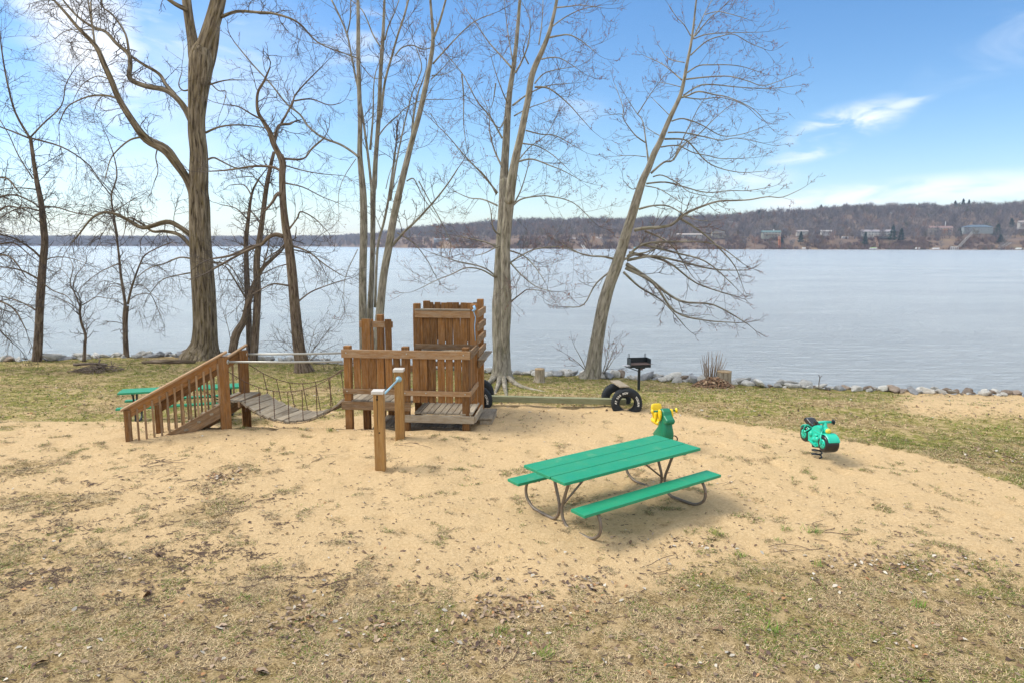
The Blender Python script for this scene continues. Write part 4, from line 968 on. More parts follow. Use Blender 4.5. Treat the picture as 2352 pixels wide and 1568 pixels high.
# ------------------------------------------------------------------ pull up bar
cb=empty('pull_up_bar',(-2.21,11.10,0),0,'low chin-up bar on two yellow wooden posts with white caps','exercise bar')
nearp=Vector((0,0,0)); farp=Vector((.07,1.62,0))
for p,h,w,nm in ((nearp,1.27,.165,'post'),(farp,1.34,.165,'post')):
    b=MB(); b.beam(p+Vector((0,0,-.1)),p+Vector((0,0,h)),w,w,(0,1,0)); o=b.build('post',WD_post,cb,bevel=.012,seg=2)
    if p is nearp:
        b=MB(); b.box(Vector((-.012,-.0835,h-.04)),(.022,.003,.05)); b.lathe([(0,0),(.018,0),(.018,.004),(0,.004)],Vector((-.014,-.082,h-.085)),Matrix.Rotation(R(90),3,'X'),10)
        pts=[(-.022,h-.06),(-.016,h-.25),(-.022,h-.45),(-.014,h-.6),(-.018,h-.72),(-.012,h-.6),(-.014,h-.45),(-.009,h-.25),(-.012,h-.06)]
        b.prism(pts,-.0845,-.0832); b.build('crack',m_crack,o)
    else:
        b=MB(); b.lathe([(0,0),(.013,0),(.013,.003),(0,.003)],Vector((.01,-.083,.62)),Matrix.Rotation(R(90),3,'X'),10); b.build('knot',m_crack,o)
    b=MB(); b.box(p+Vector((-.01 if p is nearp else 0,-.0,h+.028)),(.20,.20,.055)); b.build('cap',M_white,cb,bevel=.008,seg=2)
bd_=(farp-nearp).normalized(); A=nearp+Vector((.03,.06,1.20)); B_=farp+Vector((.01,-.09,1.21))
b=MB(); b.tube([A,B_],.02,12); b.build('bar',M_blue,cb,fix=False)
b=MB(); b.lathe([(0,0),(.055,0),(.058,.012),(.03,.03),(.028,.05),(0,.05)],B_+Vector((0,.006,0)),Matrix.Rotation(R(90),3,'X'),20); b.build('flange',M_blue,cb)
# ------------------------------------------------------------------ picnic tables
def frame_tube(w,side,u):   # w: lateral, z: height
    pr=[(.22,.715),(.16,.58),(.10,.42),(.055,.30),(.045,.20),(.07,.10),(.13,.035),(.20,.012),(.32,.01),(.48,.012),(.60,.02),(.70,.06),(.775,.13),(.80,.22),(.785,.31),(.74,.38),(.68,.415),(.62,.42)]
    pts=catmull([Vector((u,side*a,z)) for a,z in pr],3); return pts
def picnic(loc,rz,label,ln=2.6,wt=.88,steel=None,scale=1,wood=None):
    steel=steel or M_steel; wood=wood or M_green
    r=empty('picnic_table',loc,rz,label,'picnic table'); r.scale=(scale,)*3
    bw=wt/3
    for i in range(3):
        b=MB(); b.box((0,(i-1)*(bw),.74),(ln+(.0,.012,-.008)[i],bw-.012 if i<2 else bw-.006,.042)); b.build('tabletop_board',wood,r,bevel=.005,seg=2)
    for s in(-1,1):
        b=MB(); b.box((0,s*.685,.44),(ln,.26,.04)); b.build('bench_seat',wood,r,bevel=.005,seg=2)
    for u in (-ln/2+.30,ln/2-.30):
        for s in(-1,1):
            b=MB(); b.tube(frame_tube(0,s,u+s*.015),.0215,10); b.box((u+s*.015,s*.66,.412),(.05,.16,.012)); b.build('leg',steel,r,fix=False)
        b=MB(); b.beam((u,-.40,.708),(u,.40,.708),.05,.022); b.build('top_crossbar',steel,r)
        sg=1 if u<0 else -1
        b=MB(); b.tube([(u+sg*.01,0,.24),(u+sg*.62,0,.70)],.014,8); b.build('brace',steel,r,fix=False)
    for s in (-1,1):
        b=MB()
        for u in (-ln/2+.30,ln/2-.30): b.tube([(u+.1,s*.60,.425),(u+.1,s*.60,.395)],.012,6)
        b.build('seat_bolt',steel,r,fix=False)
    return r
picnic((1.47,9.33,0),R(35.5),'large green picnic table on bent steel pipe legs standing on open sand in the foreground')
r2=picnic((-7.62,15.5,hz(-7.62,15.5)),R(17),'green picnic table behind the wooden stairs, partly hidden by the railing',2.6,.8,M_black); r2.scale=(1,.6,1)
# ------------------------------------------------------------------ spring motorcycle
def helix(b,c,r,z0,z1,turns,rad,tilt=0):
    pts=[]; n=int(turns*18)
    for i in range(n+1):
        a=2*math.pi*turns*i/n; u=i/n; pts.append(Vector(c)+Vector((math.cos(a)*r+tilt*u,math.sin(a)*r,z0+(z1-z0)*u)))
    b.tube(pts,rad,8)
q=G0(1876,1050); mo=empty('spring_motorcycle',(q.x,q.y,0),math.atan2(-1,.16),'teal motorcycle shaped spring rider with black wheels and seat','spring rider')
b=MB(); helix(b,(0,0,0),.088,.02,.175,2.9,.0115); b.build('spring',M_black,mo,fix=False)
b=MB(); b.lathe([(0,-.02),(.085,-.02),(.085,.008),(.03,.012),(0,.012)]); b.build('base_plate',M_black,mo); b=MB(); b.box((0,0,.185),(.2,.12,.03)); b.box((0,0,.20),(.12,.08,.05)); b.build('mount',M_black,mo,bevel=.006)
RY=Matrix.Rotation(R(90),3,'X')
def wheel(x,w,r,name):
    b=MB(); k=w/2; b.lathe([(.055,-k*.75),(.095,-k),(r*.82,-k),(r*.95,-k*.86),(r,-k*.6),(r*1.01,0),(r,k*.6),(r*.95,k*.86),(r*.82,k),(.095,k),(.055,k*.75)],(x,0,.315),RY,32); o=b.build(name,M_bplas,mo)
    b=MB()
    for s in(-1,1):
        b.lathe([(0,0),(.055,0),(.085,-.012),(.087,.004),(.06,.012),(.02,.016),(0,.018)] if s>0 else [(0,0),(.055,0),(.085,.012),(.087,-.004),(.06,-.012),(.02,-.016),(0,-.018)],(x,-s*(k+.0),.315),RY,24)
    b.tube([(x,-k*.7,.315),(x,k*.7,.315)],.02,8); h=b.build('hub',M_teal,o)
    b=MB()
    for s in(-1,1):
        for j in range(5): a=j*1.2566; b.lathe([(0,-.003),(.012,-.003),(.012,.003),(0,.003)],(x+math.cos(a)*.05,s*(k+.013),.315+math.sin(a)*.05),RY,8)
    b.build('hub_hole',M_bplas,o)
wheel(.335,.26,.158,'front_wheel'); wheel(-.345,.15,.150,'rear_wheel')
b=MB(); b.prism([(-.20,.24),(.12,.20),(.19,.27),(.20,.40),(.13,.46),(-.12,.46),(-.22,.38)],-.075,.075); b.prism([(-.12,.215),(.10,.18),(.12,.22),(-.10,.26)],-.10,.10)
for s in(-1,1):
    b.lathe([(0,-.03),(.05,-.03),(.055,0),(.03,.02),(0,.02)],(-.12,s*.085,.38),RY,16); b.lathe([(0,-.03),(.04,-.03),(.045,0),(0,.02)],(-.02,s*.09,.30),RY,14)
    b.ell((.07,s*.08,.33),(.075,.035,.05)); b.ell((.06,s*.08,.40),(.05,.03,.025)); b.beam((-.16,s*.09,.25),(.10,s*.10,.235),.03,.02)
b.build('engine_body',M_teal,mo,bevel=.012,seg=2)
b=MB(); b.prism([(-.12,.455),(.20,.44),(.24,.50),(.20,.565),(.05,.585),(-.10,.53)],-.075,.075); b.prism([(-.1,.45),(.2,.43),(.2,.47),(-.1,.49)],-.082,.082); b.build('fuel_tank',M_teal,mo,bevel=.022,seg=3)
b=MB()
prf=[]; 
for i in range(9):
    a=R(20+i*13); prf.append((.335+math.cos(a)*.195,.315+math.sin(a)*.185))
for i in range(8,-1,-1):
    a=R(20+i*13); prf.append((.335+math.cos(a)*.168,.315+math.sin(a)*.162))
b.prism(prf,-.115,.115); b.build('front_fender',M_teal,mo,bevel=.01)
b=MB(); prf=[]
for i in range(9):
    a=R(45+i*13); prf.append((-.345+math.cos(a)*.182,.315+math.sin(a)*.18))
for i in range(8,-1,-1):
    a=R(45+i*13); prf.append((-.345+math.cos(a)*.158,.315+math.sin(a)*.158))
b.prism(prf,-.06,.06); b.build('rear_fender',M_teal,mo,bevel=.008)
b=MB()
for s in(-1,1): b.tube([(.335,s*.145,.31),(.28,s*.135,.42),(.22,s*.07,.50),(.20,s*.05,.56)],[.02,.017,.018,.02],8)
b.tube([(.22,0,.46),(.20,0,.56),(.165,0,.66)],[.055,.05,.035],12); b.build('fork',M_teal,mo,fix=False)
b=MB()
for s in(-1,1):
    b.tube([(-.345,s*.085,.32),(-.25,s*.085,.40),(-.16,s*.06,.47)],.012,8); b.tube([(-.345,s*.085,.32),(-.33,s*.08,.45),(-.26,s*.06,.53)],.012,8); b.tube([(-.30,s*.07,.50),(-.18,s*.08,.53),(-.1,s*.07,.50)],.012,8)
b.build('rear_frame',M_teal,mo,fix=False)
b=MB(); b.tube([(.165,-.13,.665),(.17,0,.668),(.165,.13,.665)],[.024,.028,.024],12); b.build('handlebar',M_teal,mo,fix=False)
for s in(-1,1):
    b=MB(); b.tube([(.165,s*.12,.665),(.165,s*.19,.665)],.019,10); b.lathe([(0,-.012),(.045,-.01),(.052,0),(.045,.01),(0,.012)],(.165,s*.185,.665),RY,20); b.build('grip',M_bplas,mo,fix=False)
b=MB(); b.ell((.30,0,.535),(.045,.055,.05)); b.build('headlight',M_lamp,mo,fix=False)
b=MB(); b.tube([(.20,0,.53),(.29,0,.535)],[.06,.055],14); b.build('headlight_shell',M_teal,mo,fix=False)
b=MB(); b.prism([(-.38,.58),(-.34,.635),(-.27,.64),(-.14,.585),(-.06,.565),(-.05,.53),(-.14,.51),(-.30,.535)],-.088,.088); b.build('seat',M_bplas,mo,bevel=.03,seg=3)
for o in mo.children:
    if o.name.split('.')[0]=='spring': o.scale.z=1.38
    elif o.name.split('.')[0]!='base_plate': o.location.z+=.06
mo.scale=(.93,.93,.95)
# ------------------------------------------------------------------ green animal spring rider
q=Vector((2.80,12.25,0)); ar=empty('animal_spring_rider',q,math.atan2(-1,.22),'dark green and yellow animal spring rider half hidden behind the picnic table','spring rider')
b=MB(); helix(b,(-.05,0,0),.07,0,.2,4,.012); b.build('spring',M_black,ar,fix=False)
def loft(b,secs,n=20,m=0):   # secs: centre (x,z), half length along x-ish normal, half width, tilt
    vs=[];gs=[];fs=[]
    for cx,cz,hx,hy,an in secs:
        for j in range(n):
            a=2*math.pi*j/n; ca,sa=math.cos(a),math.sin(a); e=.65
            px=math.copysign(abs(ca)**e,ca)*hx; py=math.copysign(abs(sa)**e,sa)*hy
            vs.append((cx+px*math.cos(an),py,cz+px*math.sin(an))); gs.append((px,py,cz))
    for i in range(len(secs)-1):
        for j in range(n): fs.append((i*n+j,i*n+(j+1)%n,(i+1)*n+(j+1)%n,(i+1)*n+j))
    fs.append(tuple(range(n-1,-1,-1))); fs.append(tuple((len(secs)-1)*n+j for j in range(n)))
    b.add(vs,fs,gs,None,m,True)
b=MB(); loft(b,[(-.02,.17,.20,.12,0),(-.02,.22,.26,.135,0),(.02,.30,.24,.13,.1),(.06,.42,.16,.105,.2),(.07,.54,.125,.095,.2),(.06,.62,.11,.09,.1)]); b.build('body',M_dgrn,ar)
b=MB(); b.prism([(-.06,.60),(-.05,.70),(.0,.755),(.07,.76),(.13,.72),(.17,.66),(.29,.60),(.31,.555),(.26,.51),(.17,.50),(.10,.50),(.02,.53)],-.085,.085); b.build('head',M_dgrn,ar,bevel=.03,seg=3)
b=MB()
for s in(-1,1): b.prism([(.02,.745),(.09,.74),(.12,.66),(.10,.56),(.06,.53),(.02,.60)],s*.115-.022,s*.115+.022)
b.build('ear',M_yel,ar,bevel=.016,seg=2)
b=MB(); b.prism([(-.10,.66),(.0,.67),(-.02,.55),(-.05,.47),(-.09,.56)],-.16,-.115); b.prism([(-.10,.66),(.0,.67),(-.02,.55),(-.05,.47),(-.09,.56)],.115,.16); b.build('shoulder_flap',M_yel,ar,bevel=.012)
b=MB(); b.tube([(.0,-.22,.70),(.0,.22,.70)],.018,10); b.build('handlebar',M_dgrn,ar,fix=False)
for s in(-1,1):
    b=MB(); b.lathe([(0,-.02),(.02,-.018),(.045,.0),(.048,.01),(0,.016)] if s<0 else [(0,.02),(.02,.018),(.045,.0),(.048,-.01),(0,-.016)],(0,s*.235,.70),RY,16); b.build('grip',M_yel,ar,fix=False)
b=MB(); loft(b,[(-.30,.50,.03,.08,.0),(-.32,.58,.03,.10,.0),(-.34,.68,.028,.11,0),(-.35,.745,.022,.095,0),(-.35,.76,.015,.06,0)]); loft(b,[(-.20,.42,.20,.11,0),(-.20,.46,.21,.12,0),(-.22,.49,.18,.11,0)]); b.build('seat',M_yel,ar)
b=MB(); b.tube(catmull([Vector((.05,.10,.20)),Vector((.04,.2,.23)),Vector((.03,.26,.19)),Vector((.03,.26,.13)),Vector((.04,.2,.11)),Vector((.05,.10,.13))],4),.011,8); b.tube(catmull([Vector((.05,-.10,.20)),Vector((.04,-.2,.23)),Vector((.03,-.26,.19)),Vector((.03,-.26,.13)),Vector((.04,-.2,.11)),Vector((.05,-.10,.13))],4),.011,8); b.build('foot_loop',M_black,ar,fix=False)
# ------------------------------------------------------------------ grill
q=onground(1467,895); gr=empty('pedestal_grill',q,R(8),'black steel park grill on a square post in the grass near the shore','grill')
Z0=.62
b=MB(); b.beam((0,0,-.1),(0,0,Z0+.01),.062,.062,(0,1,0)); b.build('post',M_black,gr,bevel=.006)
def shell(b):
    b.box((0,.2,Z0+.14),(.56,.008,.23)); b.beam((-.28,.2,Z0+.14),(-.28,-.12,Z0+.14),.008,.23); b.beam((.28,.2,Z0+.14),(.28,-.12,Z0+.14),.008,.23)
    b.box((0,.04,Z0+.03),(.56,.32,.01)); b.box((0,-.12,Z0+.055),(.56,.008,.05))
b=MB(); shell(b); b.build('firebox',M_black,gr)
b=MB(); 
for k in range(12): b.box((0,-.13+.028*k,Z0+.115),(.55,.006,.006))
b.tube([(-.28,-.14,Z0+.115),(.30,-.14,Z0+.115),(.35,-.10,Z0+.115)],.007,6); b.box((0,-.14,Z0+.112),(.55,.01,.012)); b.build('grate',M_rust,gr)
for s in(-.24,.22):
    b=MB(); b.tube([(s-.018,.19,Z0+.24),(s-.018,.19,Z0+.34),(s,.19,Z0+.365),(s+.018,.19,Z0+.34),(s+.018,.19,Z0+.24)],.007,6); b.build('handle',M_black,gr,fix=False)
b=MB(); b.box((-.38,-.02,Z0+.08),(.20,.20,.008)); b.build('side_shelf',M_plate,gr)
b=MB(); b.beam((-.42,0,Z0+.06),(-.02,0,Z0-.09),.05,.02); b.box((.03,0,Z0+.0),(.26,.07,.04)); b.build('shelf_bracket',M_black,gr,bevel=.004)
b=MB(); b.box((.05,-.045,Z0-.03),(.07,.02,.05)); b.build('rust_patch',M_rust,gr)
# ------------------------------------------------------------------ tyres and balance beam
TR=.345; 
tprof=[(.19,-.085),(.215,-.10),(.28,-.112),(.325,-.10),(.342,-.075),(.345,0),(.342,.075),(.325,.10),(.28,.112),(.215,.10),(.19,.085),(.165,.06),(.165,-.06)]
def tyre(x,y,zc,rz,tilt,label,letters=False,r=1.0):
    o=empty('half_buried_tyre',(x,y,zc),0,label,'tyre','half buried tyres at the ends of the balance beam')
    o.rotation_euler=(R(90+tilt),0,R(rz))
    b=MB(); pr=tprof+[tprof[0]]; b.lathe(pr,n=56); b.build('rubber_casing',M_rubber,o)
    b=MB()
    for k in range(40):
        a=2*math.pi*k/40
        for s in(-1,1): b.beam((math.cos(a)*.346,math.sin(a)*.346,s*.02),(math.cos(a+.04)*.343,math.sin(a+.04)*.343,s*.085),.018,.012,(math.cos(a),math.sin(a),0))
    b.build('tread_block',M_rubber,o)
    if letters:
        for ch,deg in (('A',176),('T',166),('2',149),('5',139),('0',129),('P',111),('O',101),('V',91),('T',38),('O',27),('U',16),('R',5),('N',-6)):
            cu=bpy.data.curves.new('letter','FONT'); cu.body=ch; cu.size=.062; cu.extrude=.0025; cu.align_x='CENTER'; cu.align_y='CENTER'; cu.offset=.0025
            tmp=bpy.data.objects.new('letter',cu); C.objects.link(tmp); dg=bpy.context.evaluated_depsgraph_get(); me=bpy.data.meshes.new_from_object(tmp.evaluated_get(dg)); bpy.data.objects.remove(tmp)
            me.materials.clear(); me.materials.append(M_letter)
            lo=bpy.data.objects.new('sidewall_letter',me); C.objects.link(lo); lo.parent=o
            a=R(deg); lo.location=(math.cos(a)*.252,math.sin(a)*.252,.1095); lo.rotation_euler=(0,0,a-R(90))
    return o
q=onground(1440,942)
tyre(q.x,q.y+.05,.165+q.z,-4,0,'black tyre with raised white letters facing the camera at the right end of the beam',True)
tyre(q.x-.13,q.y+.75,.13+q.z,4,0,'black tyre behind the white lettered one, showing above the beam')
q2=onground(1108,935); tyre(q2.x-.12,q2.y+.1,.13,-6,0,'black tyre at the left end of the beam, mostly hidden by the fort',True); tyre(q2.x-.10,q2.y+.75,.17,2,0,'plain black tyre behind the left lettered tyre beside the fort')
b=MB(); b.beam((q2.x-.2,q.y+.55,.165),(q.x+.03,q.y+.32,.135),.14,.135); o=b.build('balance_beam',WD_green,None,bevel=.008); tag(o,'long weathered green timber balance beam lying between two pairs of tyres','balance beam')
b=MB(); b.beam((q.x-.06,q.y+.02,q.z+.545),(q.x-.18,q.y+.72,q.z+.545),.22,.035); o=b.build('step_board',WD_grey,None,bevel=.005); tag(o,'short grey board bridging the tops of the two right tyres','board')
# ------------------------------------------------------------------ stumps
def stump(px,py,r,h,label,m=BK_dead):
    p=onground(px,py); o=empty('tree_stump',p,0,label,'stump','tree stumps near the shore')
    k=8; b=MB()
    prof=[Vector((0,0,-.1)),Vector((0,0,.02)),Vector((.01,0,.1)),Vector((.02,0,h*.5)),Vector((.02,0,h))]
    b.tube(catmull(prof,3),[r*1.5,r*1.4,r*1.35,r*1.25,r*1.15,r*1.1,r*1.06,r*1.02,r,r,r,r*1.0,r*.99][:13],20,rf=lambda u,an:1+.12*(1-u)*math.cos(4*an)+.05*math.cos(7*an),cap=False)
    b.build('stump_wood',m,o,fix=False)
    b=MB(); b.lathe([(0,0),(r*.6,.004),(r*1.04,0),(r*1.02,-.03)],(.02,0,h+.004),None,20); b.build('cut_face',M_cut,o,fix=False); return o
M_cut=bark('sawn wood face',(.25,.17,.10),(.38,.28,.17),(.46,.36,.24),6,6,None,.3,.01)
stump(1238,878,.14,.42,'narrow pale stump with a dark hollow beside the roots of the twin-trunk tree'); stump(1661,883,.20,.42,'broad brown stump behind the clump of upright bare stems')
# ------------------------------------------------------------------ shrub, leaf pile, stick pile, sapling
def tubes(name,lst,m,parent=None,n=4):
    b=MB(); 
    for pts,r0,r1 in lst: b.tube(pts,[r0+(r1-r0)*i/(len(pts)-1) for i in range(len(pts))],n,cap=False)
    return b.build(name,m,parent,fix=False)
M_stem=flat0('tan dry stems',(.30,.22,.15))
p=onground(1632,880); sh=empty('stem_shrub',p,0,'clump of thin upright leafless stems growing from a leaf heap beside the broad stump','shrub')
l=[]
for _ in range(46):
    x=random.uniform(-.30,.34); y=random.uniform(-.12,.12); h=random.uniform(.55,1.0); l.append(([Vector((x*.55,y,0)),Vector((x*.9+random.uniform(-.03,.03),y*1.2,h*.5)),Vector((x*1.25+random.uniform(-.05,.05),y*1.4,h))],.010,.004))
tubes('stems',l,M_stem,sh)
def leafheap(name,p,rx,ry,h,n,mat_,label,cat='leaf pile'):
    v=[];f=[];t=[]
    for _ in range(n):
        a=random.random()*6.28; r=random.random()**.6; x=math.cos(a)*r*rx; y=math.sin(a)*r*ry; z=h*(1-r**1.5)*random.uniform(.5,1)
        s=random.uniform(.025,.06); d=Vector((random.gauss(0,1),random.gauss(0,1),random.gauss(0,.5))).normalized(); e=d.orthogonal().normalized()
        c=Vector((x,y,z+.01)); i=len(v); v+= [tuple(c-d*s),tuple(c+e*s*.6),tuple(c+d*s),tuple(c-e*s*.6)]; f.append((i,i+1,i+2,i+3)); t+=[random.random()]*4
    o=rawmesh(name,v,f,mat_,t=t); o.location=p; tag(o,label,cat); return o
def leafmat(name,stops):
    m,t,b=mat(name); t.links.new(cr(t,attr(t,'tint').outputs['Fac'],stops),b.inputs['Base Color']); b.inputs['Roughness'].default_value=.8; return m
M_leafd=leafmat('dead brown leaves',[(0,(.09,.05,.03)),(.4,(.20,.11,.06)),(.75,(.32,.20,.11)),(1,(.45,.34,.22))])
leafheap('leaf_pile',onground(1632,886)+Vector((.05,-.05,0)),.62,.35,.30,900,M_leafd,'heap of brown dead leaves around the foot of the upright stems by the broad stump')
p=onground(228,853); l=[]
for _ in range(170):
    a=random.random()*6.28; r=random.random()**.7; c=Vector((math.cos(a)*r*.72,math.sin(a)*r*.5,.24*(1-r)*random.random()+.02)); d=Vector((random.gauss(0,1),random.gauss(0,.6),random.gauss(0,.18))).normalized()*random.uniform(.08,.32)
    l.append(([c-d,c+Vector((0,0,.02)),c+d],random.uniform(.006,.014),.004))
l.append(([Vector((-.75,-.1,.22)),Vector((-.2,0,.24)),Vector((.25,.05,.2))],.045,.035)); l.append(([Vector((-.1,0,.1)),Vector((0,.1,.35)),Vector((-.2,.2,.45))],.03,.02))
o=tubes('brush_pile',l,bark('pile sticks',(.05,.035,.028),(.15,.115,.09),(.30,.25,.2),6,30,None,.3,.005),None); o.location=p; tag(o,'low heap of broken sticks and bark on the grass by the small crooked tree','stick pile')
p=onground(1881,893); o=tubes('sapling',[([Vector((0,0,-.02)),Vector((-.01,0,.2)),Vector((.01,0,.34))],.014,.012),([Vector((.01,0,.33)),Vector((-.02,0,.40)),Vector((-.03,0,.44))],.011,.007),([Vector((.01,0,.33)),Vector((.05,0,.40)),Vector((.07,0,.41))],.009,.005)],BK_brown); o.location=p; tag(o,'thin dark forked sapling stick among the rocks right of the broad stump','sapling')
# log by the shore rocks
p=onground(385,836); b=MB(); b.tube([Vector((-.9,.05,.03)),Vector((0,0,.07)),Vector((.9,.1,.04))],[.05,.09,.06],10); o=b.build('fallen_log',BK_brown,None,fix=False); o.location=p; tag(o,'dark low log lying in the grass at the foot of the big furrowed tree','log')
# ------------------------------------------------------------------ far shore: houses, pines, docks
glass,_,gb=mat('dark window glass'); gb.inputs['Base Color'].default_value=(.03,.045,.06,1); gb.inputs['Roughness'].default_value=.2
def flat(name,c,r=.8):
    m,_,b=mat(name); b.inputs['Base Color'].default_value=(*c,1); b.inputs['Roughness'].default_value=r; return m
M_trim=flat('white trim',(.75,.75,.73)); M_deckw=flat('brown deck timber',(.28,.16,.10)); M_orange=flat('orange stain timber',(.62,.20,.06)); M_brick=flat('chimney brick',(.35,.22,.18)); M_greyw=flat('grey dock timber',(.38,.37,.35)); M_wht=flat('white boat hull',(.8,.8,.8)); M_lime=flat('lime cover',(.35,.70,.10)); M_sky=flat('light blue cover',(.25,.55,.62))
def hpt(ox,back): r=float(np.interp(ox,OX,OD))+back; p=hp(ox,r); return p,r
for hi,(xa,xb,yb,back,wc,rc,st,style,label,vis) in enumerate(HOUSES):
    cx=(xa+xb)/2; p,r=hpt(cx,back); wd=(xb-xa)/1568*r; 
    zb=P(cx,yb,r).z
    pass
    dp=9; hgt=2.7*st; wc=tuple(q*.62 for q in wc); rc=tuple(q*.8 for q in rc); e=empty('lake_house',(p.x,p.y,zb),math.atan2(-p.x,p.y)*.5,label,'house','houses on the far shore')
    zt=Vector((0,0,0)); wm_=flat('siding',wc); rm_=flat('roofing',rc)
    b=MB(); b.box((0,dp/2,hgt/2-1.5),(wd,dp,hgt+3)); 
    if style=='gable' and hi in (3,): b.box((wd*.18,-1.2,hgt*.35-1),(wd*.62,2.6,hgt*.7+2))
    b.build('wall',wm_,e)
    b=MB(); rh=2.0 if st==1 else 2.4; ov=.7
    if style=='gable':
        if hi in (11,):
            b.add([(-wd/2-ov,-ov,hgt),(wd/2+ov,-ov,hgt),(0,-ov,hgt+rh*1.5),(-wd/2-ov,dp+ov,hgt),(wd/2+ov,dp+ov,hgt),(0,dp+ov,hgt+rh*1.5)],[(0,1,2),(5,4,3),(0,2,5,3),(1,4,5,2),(0,3,4,1)],[(0,0,0)]*6)
        else:
            b.add([(-wd/2-ov,-ov,hgt),(-wd/2-ov,dp+ov,hgt),(-wd/2-ov,dp/2,hgt+rh),(wd/2+ov,-ov,hgt),(wd/2+ov,dp+ov,hgt),(wd/2+ov,dp/2,hgt+rh)],[(0,1,2),(5,4,3),(0,2,5,3),(1,4,5,2),(0,3,4,1)],[(0,0,0)]*6)
            if hi==3: b.beam((-.14*wd,-1.2,hgt*.7+.35),(.5*wd,-1.2,hgt*.7+.35),3.0,.15)
    else:
        b.add([(-wd/2-ov,-ov,hgt),(wd/2+ov,-ov,hgt),(wd/2+ov,dp+ov,hgt),(-wd/2-ov,dp+ov,hgt),(-wd/4,dp/2,hgt+rh+.5),(wd/4,dp/2,hgt+rh+.5)],[(0,1,5,4),(1,2,5),(2,3,4,5),(3,0,4),(0,3,2,1)],[(0,0,0)]*6)
    rf=b.build('roof',rm_,e)
    if hi in (0,1,3,6,9): b=MB(); b.box((wd*.15,dp/2,hgt+rh+.5),(.9,.9,2.2)); b.build('chimney',M_brick if hi!=0 else M_trim,rf)
    if hi==4: b=MB(); b.box((wd*.22,dp/2+1,hgt+rh+2.2),(.5,.5,7)); b.build('chimney_pole',M_trim,rf)
    nwin=max(2,int(wd/3.4)); fy=-.06
    for s_ in range(st):
        for k in range(nwin):
            if random.random()<.15 and hi!=3: continue
            x=-wd/2+wd*(k+.5)/nwin; y=fy-(2.5 if hi==3 and x>-.1*wd and s_==0 else 0)
            f_=MB(); f_.box((x,y-.03,1.6+s_*2.9),(1.75,.12,1.6)); fo=f_.build('window',M_trim,e); g_=MB(); g_.box((x,y-.12,1.6+s_*2.9),(1.35,.08,1.25)); g_.build('pane',glass,fo)
    if hi in (4,3,0,6,11):
        z=2.9 if hi!=3 else .1; b=MB(); dw=wd*(.5 if hi==4 else .8); b.box((wd*.18 if hi==4 else 0,-1.6 if hi!=3 else -4,z),(dw,3,.3))
        for k in range(6): b.box(((wd*.18 if hi==4 else 0)-dw/2+dw*k/5,-3 if hi!=3 else -5.4,z/2-.5),(.25,.25,z+1.2))
        b.box(((wd*.18 if hi==4 else 0),-3.05 if hi!=3 else -5.45,z+1.1),(dw,.1,.12)); b.build('deck',M_orange if hi==4 else M_deckw,e)
# pine trees
def pine(ox,back,h,w,label,dark=1):
    p,r=hpt(ox,back); e=empty('pine_tree',p-Vector((0,0,.5)),0,label,'pine tree','evergreens on the far shore')
    b=MB(); b.tube([(0,0,0),(0,0,h*.95)],[.28,.06],6); b.build('trunk',flat('pine trunk',(.12,.09,.07)),e,fix=False)
    v=[];f=[]
    for _ in range(1300):
        z=random.uniform(.22,1.0)**.9; rr=1.5*w*(1.02-z)**.8*random.uniform(.35,1)*(.75+.25*math.sin(z*38)); a=random.random()*6.28
        c=Vector((math.cos(a)*rr,math.sin(a)*rr,z*h-rr*.18)); s=random.uniform(.5,1.1); d=Vector((math.cos(a),math.sin(a),random.uniform(-.5,.2))).normalized()*s; g=Vector((random.gauss(0,1),random.gauss(0,1),random.gauss(0,.5))).normalized()*s*.55
        i=len(v); v+=[tuple(c-d),tuple(c+g),tuple(c+d),tuple(c-g)]; f.append((i,i+1,i+2,i+3))
    rawmesh('crown',v,f,MPINE,parent=e)
MPINE=flat('pine needles',(.022,.06,.03),.9)
for a in ((1838,18,17,4.2,'dark pine on the bank in front of the small pale cottage'),(1986,12,19,3.6,'slim pine in front of the left end of the long grey-roofed house'),(2048,20,24,6.0,'tallest pine with a bare lower trunk at the right end of the long grey-roofed house'),(2068,22,19,5.0,'smaller pine just right of the tallest pine'),(1795,22,6.5,2.2,'low round evergreen beside the top of the orange stairs'),(2200,56,14,5,'spreading evergreen between the cream house and the blue-roofed house'),(2288,48,19,7,'broad dark evergreen right of the blue-roofed house'),(2318,110,21,6,'tall dark evergreen near the right edge above the bluff'),(2297,22,12,5,'dark evergreen low on the slope under the broad one'),(1193,14,8,4,'dark bushy evergreen on the bank left of the twin-trunk tree'),(1560,250,22,5,'evergreen on the skyline right of the leaning tree'),(1740,200,17,4,'small bright evergreen in the hillside woods above the pale teal-roofed house'),(2185,245,19,4,'evergreen on the skyline above the cream house'),(2203,245,21,5,'second evergreen on the skyline, right of the one above the cream house'),(2216,248,19,4,'rightmost of the skyline evergreens above the cream house'),(1880,255,18,5,'evergreen on the skyline above the low white house')): pine(*a)
